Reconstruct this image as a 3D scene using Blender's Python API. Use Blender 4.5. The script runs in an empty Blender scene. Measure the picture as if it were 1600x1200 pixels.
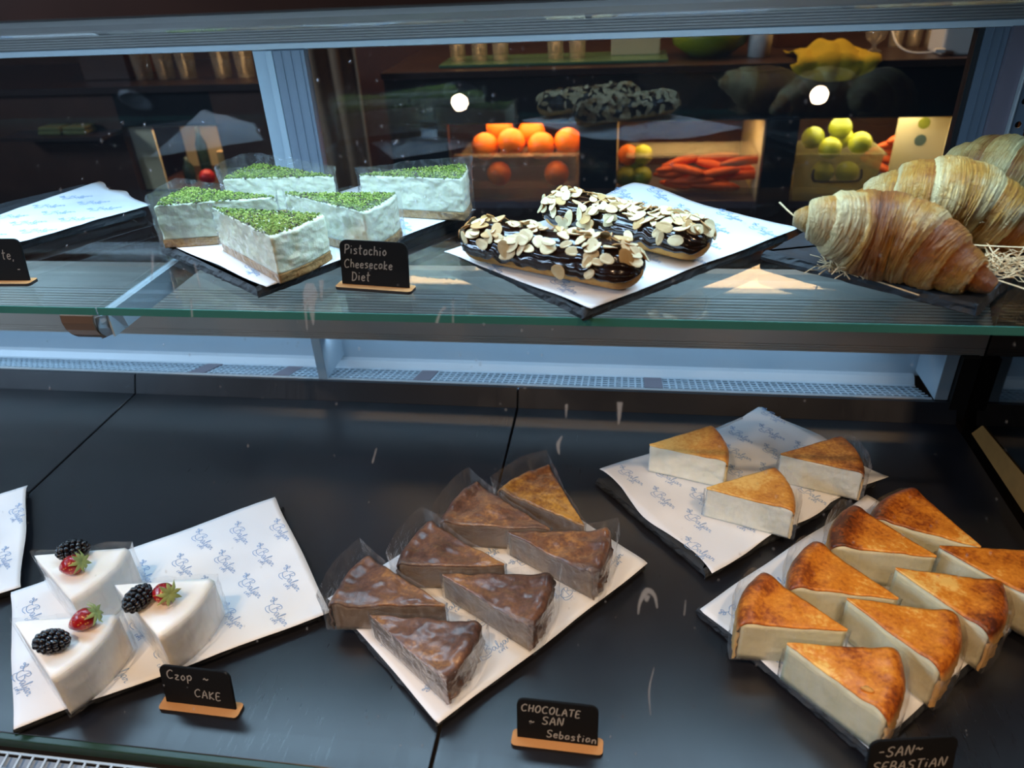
import bpy, bmesh, math, random
from math import sin, cos, pi, radians, sqrt, atan2, hypot
from mathutils import Vector, Matrix, noise
random.seed(7)
SC = bpy.context.scene
COL = SC.collection

# ------------------------------------------------------------------ camera
cd = bpy.data.cameras.new('camera'); cam = bpy.data.objects.new('camera', cd); COL.objects.link(cam)
CR = [[0.98949, 0.13763, -0.04444], [0.03318, -0.51514, -0.85647], [-0.14076, 0.84599, -0.51429]]
right = Vector(CR[0]).normalized(); fwd = Vector(CR[2]).normalized()
up = right.cross(fwd).normalized()
m = Matrix((right, up, -fwd)).transposed().to_4x4(); m.translation = Vector((0, 0, 0.64))
cam.matrix_world = m
cd.sensor_width = 36; cd.lens = 1171.15/1600*36; cd.clip_start = 0.02; cd.clip_end = 40
cd.dof.use_dof = True; cd.dof.focus_distance = 0.88; cd.dof.aperture_fstop = 5.0
SC.camera = cam

# ------------------------------------------------------------------ world, lights, exposure
w = bpy.data.worlds.new('world'); SC.world = w; w.use_nodes = True
w.node_tree.nodes['Background'].inputs[0].default_value = (0.35, 0.5, 0.8, 1)
w.node_tree.nodes['Background'].inputs[1].default_value = 0.12
SC.view_settings.view_transform = 'Standard'; SC.view_settings.look = 'None'
SC.view_settings.gamma = 1; SC.view_settings.exposure = 0.1
SC.view_settings.use_curve_mapping = False
SC.cycles.transparent_max_bounces = 28
SC.cycles.max_bounces = 9
SC.cycles.transmission_bounces = 8
SC.cycles.sample_clamp_indirect = 4.0
SC.cycles.caustics_reflective = False; SC.cycles.caustics_refractive = False

def light(name, kind, loc, power, col, rot=(0, 0, 0), sx=0.1, sy=0.1, spot=None, spread=None):
    l = bpy.data.lights.new(name, kind); o = bpy.data.objects.new(name, l); COL.objects.link(o)
    o.location = loc; o.rotation_euler = rot; l.energy = power; l.color = col
    if kind == 'AREA':
        l.shape = 'RECTANGLE'; l.size = sx; l.size_y = sy
        if spread: l.spread = spread
    elif kind == 'SPOT':
        l.spot_size = spot; l.spot_blend = 0.5; l.shadow_soft_size = sx
    else: l.shadow_soft_size = sx
    return o
# cool LED strip of the display case, under the front of its roof
light('led_strip', 'AREA', (-0.75, 0.76, 0.584), 10.2, (0.48, 0.755, 1.0), (radians(0), 0, 0), 2.3, 0.07)
light('rail_fill', 'AREA', (-0.9, 1.030, 0.0985), 0.85, (0.52, 0.77, 1.0), (radians(22), 0, 0), 2.6, 0.012)  # unseen strip light added under the lower rail to brighten the kick panel
# shop window behind the photographer (blue daylight)
light('daylight', 'AREA', (-3.05, -0.50, 1.60), 85, (0.5, 0.72, 1.0), (radians(70), 0, radians(-90)), 1.8, 0.65)
# warm downlights in the shop ceiling: two rows, their discs are built further down
LAMPS = [(-2.06, -1.58), (-0.66, -1.58), (0.70, -1.58), (-2.06, -0.45), (-0.66, -0.45), (0.70, -0.45)]
for lx, ly in LAMPS:
    light('downlight_beam', 'SPOT', (lx, ly, 1.95), 86 if ly > -1 else 44, (1.0, 0.66, 0.40), (radians(5 if ly > -1 else 14), 0, 0), 0.03, spot=radians(80 if ly > -1 else 95))
# warm lamps of the work area behind the case
light('worktop_lamp', 'AREA', (0.1, 2.2, 0.95), 14, (1.0, 0.60, 0.26), (0, 0, 0), 2.6, 0.2)
light('fridge_lamp', 'AREA', (-0.30, 2.2, 0.186), 1.3, (1.0, 0.62, 0.26), (0, 0, 0), 0.3, 0.14)
light('fridge_lamp', 'AREA', (0.17, 2.2, 0.186), 1.1, (1.0, 0.66, 0.28), (0, 0, 0), 0.3, 0.14)
light('fridge_lamp', 'AREA', (0.64, 2.2, 0.186), 1.3, (1.0, 0.84, 0.48), (0, 0, 0), 0.3, 0.14)
light('fridge_lamp', 'AREA', (-1.30, 2.2, 0.186), 0.7, (1.0, 0.72, 0.42), (0, 0, 0), 0.2, 0.14)

# ------------------------------------------------------------------ materials
def srgb(h):
    h = h.lstrip('#'); v = [int(h[i:i+2], 16)/255 for i in (0, 2, 4)]
    return tuple(c/12.92 if c <= .04045 else ((c+.055)/1.055)**2.4 for c in v) + (1,)
class NT:
    def __init__(s, name):
        s.m = bpy.data.materials.new(name); s.m.use_nodes = True; s.t = s.m.node_tree
        s.t.nodes.clear(); s.out = s.n('ShaderNodeOutputMaterial')
    def n(s, typ, **kw):
        nd = s.t.nodes.new(typ)
        for k, v in kw.items():
            if k in ('op',): nd.operation = v
            elif hasattr(nd, k): setattr(nd, k, v)
        return nd
    def l(s, a, b): s.t.links.new(a, b)
    def coord(s, scale=(1, 1, 1), kind='Object'):
        c = s.n('ShaderNodeTexCoord'); mp = s.n('ShaderNodeMapping'); mp.inputs['Scale'].default_value = scale
        s.l(c.outputs[kind], mp.inputs[0]); return mp.outputs[0]
    def rnd(s, vec):   # per object offset
        oi = s.n('ShaderNodeObjectInfo'); v = s.n('ShaderNodeVectorMath', op='SCALE'); v.inputs[0].default_value = (13, 7, 5)
        s.l(oi.outputs['Random'], v.inputs['Scale']); a = s.n('ShaderNodeVectorMath', op='ADD')
        s.l(vec, a.inputs[0]); s.l(v.outputs[0], a.inputs[1]); return a.outputs[0]
    def noise(s, vec, scale, detail=3, rough=.55, dist=0):
        nd = s.n('ShaderNodeTexNoise'); nd.inputs['Scale'].default_value = scale; nd.inputs['Detail'].default_value = detail
        nd.inputs['Roughness'].default_value = rough; nd.inputs['Distortion'].default_value = dist
        s.l(vec, nd.inputs['Vector']); return nd.outputs['Fac']
    def ramp(s, fac, stops, interp='LINEAR'):
        nd = s.n('ShaderNodeValToRGB'); nd.color_ramp.interpolation = interp
        while len(nd.color_ramp.elements) < len(stops): nd.color_ramp.elements.new(0.5)
        for e, (p, c) in zip(nd.color_ramp.elements, stops):
            e.position = p; e.color = srgb(c) if isinstance(c, str) else (c, c, c, 1)
        s.l(fac, nd.inputs[0]); return nd.outputs[0]
    def math(s, op, a, b=None, clamp=False):
        nd = s.n('ShaderNodeMath', op=op); nd.use_clamp = clamp
        for i, x in enumerate((a, b)):
            if x is None: continue
            if isinstance(x, (int, float)): nd.inputs[i].default_value = x
            else: s.l(x, nd.inputs[i])
        return nd.outputs[0]
    def mixc(s, fac, a, b):
        nd = s.n('ShaderNodeMix', data_type='RGBA')
        for i, x in ((0, fac), (6, a), (7, b)):
            if isinstance(x, (int, float)): nd.inputs[i].default_value = x
            elif isinstance(x, str): nd.inputs[i].default_value = srgb(x)
            else: s.l(x, nd.inputs[i])
        return nd.outputs[2]
    def bump(s, h, strength=.3, dist=.001):
        nd = s.n('ShaderNodeBump'); nd.inputs['Strength'].default_value = strength; nd.inputs['Distance'].default_value = dist
        s.l(h, nd.inputs['Height']); return nd.outputs[0]
    def bsdf(s, col, rough=.5, metal=0, normal=None, spec=None, coat=0, coat_r=.1, sss=0, sss_r=(.01, .006, .003), ior=1.45, emis=None, estr=0):
        b = s.n('ShaderNodeBsdfPrincipled')
        for k, x in (('Base Color', col), ('Roughness', rough), ('Metallic', metal)):
            if isinstance(x, str): b.inputs[k].default_value = srgb(x)
            elif isinstance(x, (int, float)): b.inputs[k].default_value = x
            elif isinstance(x, tuple): b.inputs[k].default_value = x
            else: s.l(x, b.inputs[k])
        b.inputs['IOR'].default_value = ior
        if spec is not None: b.inputs['Specular IOR Level'].default_value = spec
        b.inputs['Coat Weight'].default_value = coat; b.inputs['Coat Roughness'].default_value = coat_r
        if sss:
            b.inputs['Subsurface Weight'].default_value = sss; b.inputs['Subsurface Radius'].default_value = sss_r
            b.inputs['Subsurface Scale'].default_value = 1.0
        if normal is not None: s.l(normal, b.inputs['Normal'])
        if emis: b.inputs['Emission Color'].default_value = srgb(emis); b.inputs['Emission Strength'].default_value = estr
        s.l(b.outputs[0], s.out.inputs[0]); return b
def simple(name, col, rough=.5, metal=0, var=.12, scale=60, bstr=0, coat=0, **kw):
    t = NT(name); v = t.coord(); f = t.noise(v, scale)
    c = srgb(col) if isinstance(col, str) else col
    d = tuple(x*(1-var) for x in c[:3])+(1,); e = tuple(min(1, x*(1+var)) for x in c[:3])+(1,)
    mx = t.n('ShaderNodeMix', data_type='RGBA'); t.l(f, mx.inputs[0]); mx.inputs[6].default_value = d; mx.inputs[7].default_value = e
    t.bsdf(mx.outputs[2], rough, metal, t.bump(f, bstr) if bstr else None, coat=coat, **kw); return t.m
def glassy(name, tint, ior, rough=0.0, haze=0.0, hazecol='#ffffff', bump=None, bscale=60, streak=False):
    """thin glass or film: clear pass-through plus mirror by Fresnel, optional haze"""
    t = NT(name); tr = t.n('ShaderNodeBsdfTransparent'); tr.inputs[0].default_value = tint
    g = t.n('ShaderNodeBsdfGlossy'); g.inputs['Roughness'].default_value = rough; g.inputs['Color'].default_value = (1, 1, 1, 1)
    fr = t.n('ShaderNodeFresnel'); ge = t.n('ShaderNodeNewGeometry'); mr = t.n('ShaderNodeMapRange')   # same mirror share from both faces
    mr.inputs[3].default_value = ior; mr.inputs[4].default_value = 1/ior; t.l(ge.outputs['Backfacing'], mr.inputs[0]); t.l(mr.outputs[0], fr.inputs['IOR'])
    if bump:
        v = t.coord(); nz = t.noise(v, bscale, 4, .6, .6); b = t.bump(nz, bump, .004); t.l(b, g.inputs['Normal']); t.l(b, fr.inputs['Normal'])
    mx = t.n('ShaderNodeMixShader'); t.l(fr.outputs[0], mx.inputs[0]); t.l(tr.outputs[0], mx.inputs[1]); t.l(g.outputs[0], mx.inputs[2])
    last = mx.outputs[0]
    if haze:
        df = t.n('ShaderNodeBsdfDiffuse'); df.inputs[0].default_value = srgb(hazecol)
        m2 = t.n('ShaderNodeMixShader'); m2.inputs[0].default_value = haze
        if streak:
            sv = t.coord((1, 1, .35)); sn = t.noise(sv, 70, 4, .6, 1.5)
            t.l(t.ramp(sn, [(.48, haze*.45), (.72, haze*2.3)]), m2.inputs[0])
        t.l(last, m2.inputs[1]); t.l(df.outputs[0], m2.inputs[2]); last = m2.outputs[0]
    t.l(last, t.out.inputs[0]); return t

M = {}
M['alu'] = simple('brushed_aluminium', '#b4b9be', .34, .35, .06, 9)
M['alu_header'] = simple('header_aluminium', '#a39d9b', .36, .35, .06, 9)
M['alu_slate'] = simple('slate_blue_metal', '#6a7686', .4, .3, .06, 9)
M['alu_pale'] = simple('pale_ledge_metal', '#cfdae4', .4, .1, .05, 9)
M['alu_blue'] = simple('pale_painted_metal', '#b3c4d2', .42, .1, .05, 6)
M['alu_brown'] = simple('bronze_anodised_metal', '#b9aaa0', .36, .2, .08, 8)
M['alu_dark'] = simple('grey_plum_metal', '#7d7480', .4, .3, .08, 8)
M['black'] = simple('black_plastic', '#0b0b0c', .45, 0, .1, 50)
M['cap_bronze'] = simple('bronze_cap', '#6a5240', .4, .3, .1, 60)
M['ledge'] = simple('pale_ribbed_aluminium', '#f2eee8', .4, .05, .04, 9)
M['stile_grey'] = simple('grey_blue_stile', '#8995a6', .35, .2, .05, 9)
M['seal'] = simple('dark_rubber_seal', '#1b1d20', .55, 0, .1, 50)
M['board'] = simple('chalkboard_black', '#080707', .75, 0, .2, 200, spec=.25)
M['mdf'] = simple('cut_fibreboard', '#b98652', .75, 0, .15, 900, .1)
M['mdf_edge'] = simple('burnt_board_edge', '#1f1510', .7, 0, .1, 300)
M['chalk'] = simple('chalk_marker', '#9a958f', .9, 0, .3, 900)
M['print'] = simple('blue_printing_ink', '#86a9d3', .85, 0, .25, 300)
M['wood_dark'] = simple('dark_stained_wood', '#33211a', .38, 0, .35, 14, .1)
M['wood_brown'] = simple('brown_wood', '#4c2c1b', .45, 0, .35, 14, .1)
M['wood_black'] = simple('black_stained_wood', '#100d0d', .35, 0, .3, 30, .1)
M['fascia_wood'] = simple('brown_varnished_wood', '#6a4630', .3, 0, .3, 12)
M['cream'] = simple('cream_plastic', '#dcc79a', .6, 0, .06, 20)
M['orange'] = simple('orange_peel', '#f07a10', .42, 0, .12, 40, .15)
M['lime'] = simple('lime_peel', '#c2bf2a', .38, 0, .18, 30, .1)
M['lime_dark'] = simple('green_lime_peel', '#8f9320', .4, 0, .2, 30, .1)
M['carrot'] = simple('carrot_skin', '#d9591c', .6, 0, .2, 60, .2)
M['cloth_y'] = simple('yellow_cloth', '#b89a1c', .95, 0, .15, 300, .5)
M['cloth_b'] = simple('brown_cloth', '#9a7656', .95, 0, .2, 80, .3)
M['green_plate'] = simple('green_glass_board', '#4d6e50', .25, 0, .15, 20)
M['white_pl'] = simple('white_plastic', '#e5ded0', .45, 0, .04, 30)
M['red'] = simple('red_plastic', '#c02020', .4, 0, .1, 30)
M['bottle'] = simple('dark_green_bottle', '#20302a', .15, 0, .1, 30)
M['berry_black'] = None
def m_deck():
    t = NT('black_satin_deck'); v = t.coord(kind='Object')
    f = t.noise(v, 3.5, 4, .6); s = t.coord((40, 3, 1)); g = t.noise(s, 9, 3)
    c = t.ramp(f, [(.3, '#15161b'), (.7, '#1f2027')])
    r = t.math('ADD', t.math('MULTIPLY', f, .16), t.math('MULTIPLY', g, .12))
    r = t.math('ADD', r, .17)
    vor = t.n('ShaderNodeTexNoise'); vor.inputs['Scale'].default_value = 320; t.l(v, vor.inputs['Vector'])
    sp = t.math('GREATER_THAN', vor.outputs['Fac'], .79)
    c2 = t.mixc(t.math('MULTIPLY', sp, .35), c, '#9aa0a8')
    t.bsdf(c2, r, 0, t.bump(f, .05), ior=1.58); return t.m
M['deck'] = m_deck()
def m_slate():
    t = NT('slate'); v = t.rnd(t.coord()); f = t.noise(v, 45, 6, .65); g = t.noise(v, 300, 3)
    c = t.ramp(f, [(.3, '#1b1e22'), (.7, '#30353c')])
    h = t.math('ADD', f, t.math('MULTIPLY', g, .3))
    t.bsdf(c, t.ramp(f, [(.3, .55), (.7, .75)]), 0, t.bump(h, .8, .0012)); return t.m
M['slate'] = m_slate()
def m_paper():
    t = NT('waxed_paper'); v = t.rnd(t.coord()); f = t.noise(v, 28, 4, .6); g = t.noise(v, 9, 2)
    c = t.ramp(g, [(.38, '#e2e7ee'), (.62, '#f0f2f5')])
    st = t.math('GREATER_THAN', t.noise(v, 240, 2), .8)
    c = t.mixc(t.math('MULTIPLY', st, .4), c, '#c9a778')
    t.bsdf(c, t.ramp(g, [(.4, .38), (.6, .6)]), 0, t.bump(f, .35, .0015)); return t.m
M['paper'] = m_paper()
def m_cake(name, lo, hi, sc=40, rough=.5, b=.4, sss=.25, streak=(1, 1, 1)):
    t = NT(name); v = t.rnd(t.coord(streak)); f = t.noise(v, sc, 5, .65); g = t.noise(v, 400, 3)
    c = t.ramp(f, [(.3, lo), (.7, hi)]); h = t.math('ADD', f, t.math('MULTIPLY', g, .25))
    t.bsdf(c, rough, 0, t.bump(h, b, .002), sss=sss, sss_r=(.006, .005, .003)); return t.m
M['ss_fill'] = m_cake('baked_cream_filling', '#d6cfa8', '#ebe6c8', 30)
M['kk_fill'] = m_cake('pale_cream_filling', '#e4e8dc', '#f3f5ea', 60, b=.7)
M['cc_fill'] = m_cake('cocoa_cream_filling', '#6b5a4e', '#85726352'[:7], 35, .5)
M['pp_fill'] = m_cake('pistachio_cream_filling', '#dfe2c2', '#f0f0da', 70, b=.8)
M['ww_fill'] = m_cake('white_whipped_cream', '#eeeae4', '#fbf8f2', 30, .42, .25)
M['biscuit'] = m_cake('biscuit_crumb', '#8a6236', '#c29a62', 260, .85, .9, 0)
def m_burnt(name, cols, R, rim, mottled=36, gloss=.42, coat=.15, b=.5):
    """browned cake top: colour by radius from the tip and by mottling"""
    t = NT(name); c0 = t.coord(); ln = t.n('ShaderNodeVectorMath', op='LENGTH')
    ml = t.n('ShaderNodeVectorMath', op='MULTIPLY'); ml.inputs[1].default_value = (1, 1, 0); t.l(c0, ml.inputs[0]); t.l(ml.outputs[0], ln.inputs[0])
    v = t.rnd(c0); f = t.noise(v, mottled, 5, .62); f2 = t.noise(v, 15, 2); fine = t.noise(v, 260, 3)
    rr = t.math('DIVIDE', ln.outputs['Value'], R)
    k = t.math('ADD', t.math('MULTIPLY', f, .75), t.math('MULTIPLY', f2, .85))
    k = t.math('SUBTRACT', k, .15)
    k = t.math('ADD', k, t.math('MULTIPLY', t.math('SUBTRACT', t.math('POWER', rr, 3), .5), rim))
    k = t.math('ADD', k, t.math('MULTIPLY', t.math('SUBTRACT', fine, .5), .55))
    k = t.math('SUBTRACT', k, .12)
    col = t.ramp(k, cols)
    # the outer wall is paler
    z = t.n('ShaderNodeSeparateXYZ'); t.l(c0, z.inputs[0])
    h = t.math('ADD', f, t.math('MULTIPLY', fine, .25))
    t.bsdf(col, gloss, 0, t.bump(h, b, .002), coat=coat, coat_r=.25); return t.m, t, z, col
def wall_pale(tup, zlim, pale):
    m_, t, z, col = tup
    w_ = t.math('GREATER_THAN', z.outputs[2], zlim)
    fac = t.n('ShaderNodeMapRange'); fac.inputs[1].default_value = zlim-.008; fac.inputs[2].default_value = zlim+.004
    t.l(z.outputs[2], fac.inputs[0]); c = t.mixc(fac.outputs[0], pale, col)
    b = [n for n in t.t.nodes if n.type == 'BSDF_PRINCIPLED'][0]; t.l(c, b.inputs['Base Color']); return m_
SSC = [(.2, '#efbf66'), (.36, '#dc8c2c'), (.5, '#c97722'), (.66, '#964a15'), (.85, '#4f2410')]
M['ss_top'] = wall_pale(m_burnt('browned_cheesecake_top', SSC, .10, .40), .0425, '#dcae6a')
M['kk_top'] = wall_pale(m_burnt('golden_cheesecake_top', [(.3, '#eec877'), (.55, '#d79a45'), (.8, '#b06c2a'), (1, '#6d3a1b')], .10, .24), .036, '#e6d09a')
M['kk_top_dark'] = wall_pale(m_burnt('dark_cheesecake_top', [(.3, '#d29a4a'), (.5, '#a5672c'), (.7, '#6f3f20'), (1, '#44230f')], .10, .3), .036, '#d8b77c')
CCC = [(.26, '#a37547'), (.42, '#7a553f'), (.6, '#5f4338'), (.82, '#3b2720')]
M['cc_top'] = m_burnt('glossy_cocoa_top', CCC, .12, .22, 45, .3, .5, .7)[0]
M['cc_top_gold'] = m_burnt('golden_cocoa_top', [(.3, '#b98a3e'), (.5, '#8f632f'), (.65, '#74492a'), (.85, '#4a2c1c')], .12, .2, 60, .33, .4, .6)[0]
for i, c in enumerate(('#758a34', '#566b28', '#98a452', '#453a30')):
    M['nut%d' % i] = simple('pistachio_crumb_%s' % 'abcd'[i], c, .75, 0, .25, 300)
def m_choc():
    t = NT('dark_chocolate_glaze'); v = t.coord(); f = t.noise(v, 60, 3)
    t.bsdf(t.ramp(f, [(.3, '#1c100b'), (.7, '#2c1a12')]), .17, 0, t.bump(f, .25, .002), coat=.5, coat_r=.08); return t.m
M['choc'] = m_choc()
M['choux'] = m_cake('choux_pastry', '#b27a34', '#dba95c', 80, .6, .6, 0)
def m_almond():
    t = NT('sliced_almond'); v = t.rnd(t.coord()); f = t.noise(v, 90, 3)
    oi = t.n('ShaderNodeObjectInfo')
    c = t.mixc(t.ramp(oi.outputs['Random'], [(.8, 0.), (.95, 1.)]), t.ramp(f, [(.3, '#cdb98c'), (.7, '#e2d2aa')]), t.ramp(f, [(.3, '#b58a4e'), (.7, '#cda76c')]))
    t.bsdf(c, .5, 0, t.bump(f, .2, .001)); return t.m
M['almond'] = m_almond(); M['almond_skin'] = simple('almond_skin', '#b5793f', .7, 0, .2, 300)
def m_croissant(name, pale, gold, brown):
    t = NT(name); uv = t.n('ShaderNodeTexCoord'); sp = t.n('ShaderNodeSeparateXYZ'); t.l(uv.outputs['UV'], sp.inputs[0])
    at = t.n('ShaderNodeAttribute'); at.attribute_name = 'bake'
    mp = t.n('ShaderNodeMapping'); mp.inputs['Scale'].default_value = (46, 1.6, 1); t.l(uv.outputs['UV'], mp.inputs[0])
    st = t.noise(mp.outputs[0], 3.2, 5, .7, .5)
    v = t.rnd(t.coord()); f = t.noise(v, 26, 4, .6); g = t.noise(v, 200, 4, .65); g2 = t.noise(v, 75, 3, .6, 1.2)
    k = t.math('ADD', t.math('MULTIPLY', at.outputs['Fac'], .75), t.math('MULTIPLY', t.math('SUBTRACT', f, .5), .7))
    k = t.math('ADD', k, t.math('MULTIPLY', t.math('SUBTRACT', st, .5), .55))
    k = t.math('ADD', k, t.math('MULTIPLY', t.math('SUBTRACT', g2, .5), .3))
    c = t.ramp(k, [(.10, pale), (.38, gold), (.6, brown), (.9, '#8f4c1c')])
    h = t.math('ADD', t.math('MULTIPLY', st, 1.2), t.math('MULTIPLY', g, .4))
    h = t.math('ADD', h, t.math('MULTIPLY', g2, .9))
    t.bsdf(c, .36, 0, t.bump(h, 1.0, .006), coat=.12, coat_r=.25); return t.m
M['cro'] = m_croissant('flaky_golden_pastry', '#ecd29a', '#d3953f', '#ad6426')
M['cro_dull'] = m_croissant('flaky_grey_gold_pastry', '#cdbb88', '#b59255', '#8c5a2a')
M['straw'] = simple('raffia_straw', '#dcc39a', .8, 0, .2, 100)
def m_straw_berry():
    t = NT('strawberry_skin'); v = t.coord(); vo = t.n('ShaderNodeTexVoronoi'); vo.inputs['Scale'].default_value = 330; t.l(v, vo.inputs['Vector'])
    s = t.math('LESS_THAN', vo.outputs['Distance'], .22); f = t.noise(v, 60, 2)
    c = t.mixc(s, t.ramp(f, [(.3, '#7d0d12'), (.7, '#b51c22')]), '#d8a050')
    t.bsdf(c, .25, 0, t.bump(vo.outputs['Distance'], .6, .001), coat=.4, coat_r=.1); return t.m
M['strawb'] = m_straw_berry()
M['leaf'] = simple('strawberry_leaf', '#a0ab66', .6, 0, .25, 200)
M['bb'] = simple('blackberry_drupelet', '#0e0a10', .22, 0, .3, 300, coat=.4)
M['glass_front'] = glassy('case_front_glass', (.985, .99, .99, 1), 1.42).m
M['glass_shelf'] = glassy('shelf_glass', (.955, .975, .97, 1), 1.62).m
M['glass_door'] = glassy('sliding_door_glass', (.84, .86, .88, 1), 1.55, .012, .008, '#9fb2c8').m
M['glass_side'] = glassy('side_wall_dark_glass', (.1, .12, .14, 1), 1.6, .05).m
M['glass_edge'] = simple('green_glass_edge', '#3c7a72', .15, 0, .1, 30)
M['glass_sill'] = simple('dark_green_glass_edge', '#16301f', .3, 0, .1, 30)
M['film'] = glassy('clear_plastic_film', (.96, .965, .97, 1), 1.6, .09, .055, '#f4f7fb', .9, 48, True).m
M['cup'] = glassy('drinking_glass_clear', (.92, .9, .86, 1), 1.7, .03, .1, '#fff0d0').m
M['tub'] = glassy('frosted_tub', (.9, .86, .7, 1), 1.5, .15, .17, '#e8dca8').m
M['smear'] = glassy('dried_milky_smear', (.9, .9, .9, 1), 1.3, .5, .3, '#b6bec8').m
M['drop'] = glassy('water_drop', (.95, .96, .97, 1), 2.2, .02, .12, '#e8f2ff').m
M['paint_wall'] = simple('brown_wall_paint', '#3b2a20', .7, 0, .15, 4)
M['floor'] = simple('dark_floor', '#2c2622', .5, 0, .2, 6)
M['ceil'] = simple('dark_ceiling', '#1d1512', .85, 0, .2, 3)
t = NT('downlight_lens'); e = t.n('ShaderNodeEmission'); e.inputs[0].default_value = (1, .72, .42, 1); e.inputs[1].default_value = 200; t.l(e.outputs[0], t.out.inputs[0]); M['lens'] = t.m

# ------------------------------------------------------------------ mesh helpers
def ob(name, bm_or_mesh, mats=None, parent=None, smooth=False):
    if isinstance(bm_or_mesh, bmesh.types.BMesh):
        me = bpy.data.meshes.new(name); bm_or_mesh.normal_update(); bm_or_mesh.to_mesh(me); bm_or_mesh.free()
    else: me = bm_or_mesh
    if mats is not None and len(me.materials) == 0:
        for mm in (mats if isinstance(mats, (list, tuple)) else [mats]): me.materials.append(mm)
    if smooth:
        me.polygons.foreach_set('use_smooth', [True]*len(me.polygons))
    o = bpy.data.objects.new(name, me); COL.objects.link(o)
    if parent is not None: o.parent = parent
    return o
def thing(name, label, cat, loc=(0, 0, 0), rz=0, group=None):
    o = bpy.data.objects.new(name, None); COL.objects.link(o); o.location = loc; o.rotation_euler = (0, 0, rz)
    o.empty_display_size = .02
    o['label'] = label; o['category'] = cat
    if group: o['group'] = group
    return o
def tag(o, label, cat, group=None, kind=None):
    o['label'] = label; o['category'] = cat
    if group: o['group'] = group
    if kind: o['kind'] = kind
    return o
def struct(o): o['kind'] = 'structure'; return o
def bx(bm, x0, x1, y0, y1, z0, z1, bevel=0, mi=0):
    r = bmesh.ops.create_cube(bm, size=1)['verts']
    for v in r:
        v.co = Vector(((x0+x1)/2+v.co.x*(x1-x0), (y0+y1)/2+v.co.y*(y1-y0), (z0+z1)/2+v.co.z*(z1-z0)))
    fs = set(f for v in r for f in v.link_faces)
    for f in fs: f.material_index = mi
    if bevel:
        es = list(set(e for v in r for e in v.link_edges))
        bmesh.ops.bevel(bm, geom=es, offset=bevel, segments=2, affect='EDGES', profile=.5)
    return bm
def box(*a, **k): return bx(bmesh.new(), *a, **k)
def mesh_from(name, vs, fs):
    me = bpy.data.meshes.new(name); me.from_pydata(vs, [], fs); me.update(); return me
def prof_x(prof, x0, x1, closed=False):
    """extrude a YZ profile along X, closed solid"""
    n = len(prof); vs = [(x0, y, z) for y, z in prof]+[(x1, y, z) for y, z in prof]
    fs = [(i, (i+1) % n, n+(i+1) % n, n+i) for i in range(n)]
    fs += [tuple(range(n))[::-1], tuple(range(n, 2*n))]
    return mesh_from('profile', vs, fs)
def poly_prism(pts, z0, z1, bevel=0):
    bm = bmesh.new(); vs = [bm.verts.new((x, y, z0)) for x, y in pts]; f = bm.faces.new(vs)
    r = bmesh.ops.extrude_face_region(bm, geom=[f]); nv = [g for g in r['geom'] if isinstance(g, bmesh.types.BMVert)]
    for v in nv: v.co.z = z1
    bmesh.ops.recalc_face_normals(bm, faces=bm.faces)
    if bevel:
        es = [e for e in bm.edges if all(v in nv for v in e.verts)]
        bmesh.ops.bevel(bm, geom=es, offset=bevel, segments=2, affect='EDGES')
    return bm
def rrect(w_, h_, r, n=5, skip_bottom=False):
    pts = []
    for cx, cy, a0 in ((w_/2-r, h_-r, 0), (-w_/2+r, h_-r, 90), (-w_/2+r, r, 180), (w_/2-r, r, 270)):
        if skip_bottom and a0 in (180, 270):
            pts.append((-w_/2, 0) if a0 == 180 else (w_/2, 0)); continue
        for i in range(n+1):
            a = radians(a0+90*i/n); pts.append((cx+r*cos(a), cy+r*sin(a)))
    return pts
def tube(bm, pts, r, n=8, cap=True, flat=1.0):
    pts = [Vector(p) for p in pts]; rings = []
    rr = r if isinstance(r, (list, tuple)) else [r]*len(pts)
    for i, p in enumerate(pts):
        d = (pts[min(i+1, len(pts)-1)]-pts[max(i-1, 0)]).normalized()
        a = d.cross(Vector((0, 0, 1)) if abs(d.z) < .9 else Vector((1, 0, 0))).normalized(); b = d.cross(a)
        rings.append([bm.verts.new(p+a*rr[i]*cos(2*pi*k/n)+b*rr[i]*flat*sin(2*pi*k/n)) for k in range(n)])
    for i in range(len(rings)-1):
        for k in range(n): bm.faces.new((rings[i][k], rings[i][(k+1) % n], rings[i+1][(k+1) % n], rings[i+1][k]))
    if cap:
        bm.faces.new(rings[0][::-1]); bm.faces.new(rings[-1])
    return bm
def lathe(prof, n=20):
    bm = bmesh.new(); rings = [[bm.verts.new((r*cos(2*pi*k/n), r*sin(2*pi*k/n), z)) for k in range(n)] for r, z in prof]
    for i in range(len(rings)-1):
        for k in range(n): bm.faces.new((rings[i][k], rings[i][(k+1) % n], rings[i+1][(k+1) % n], rings[i+1][k]))
    bm.faces.new(rings[0][::-1]); bm.faces.new(rings[-1])
    return bm
def nz(x, y, z=0, s=1.0): return noise.noise(Vector((x*s, y*s, z*s)))

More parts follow.
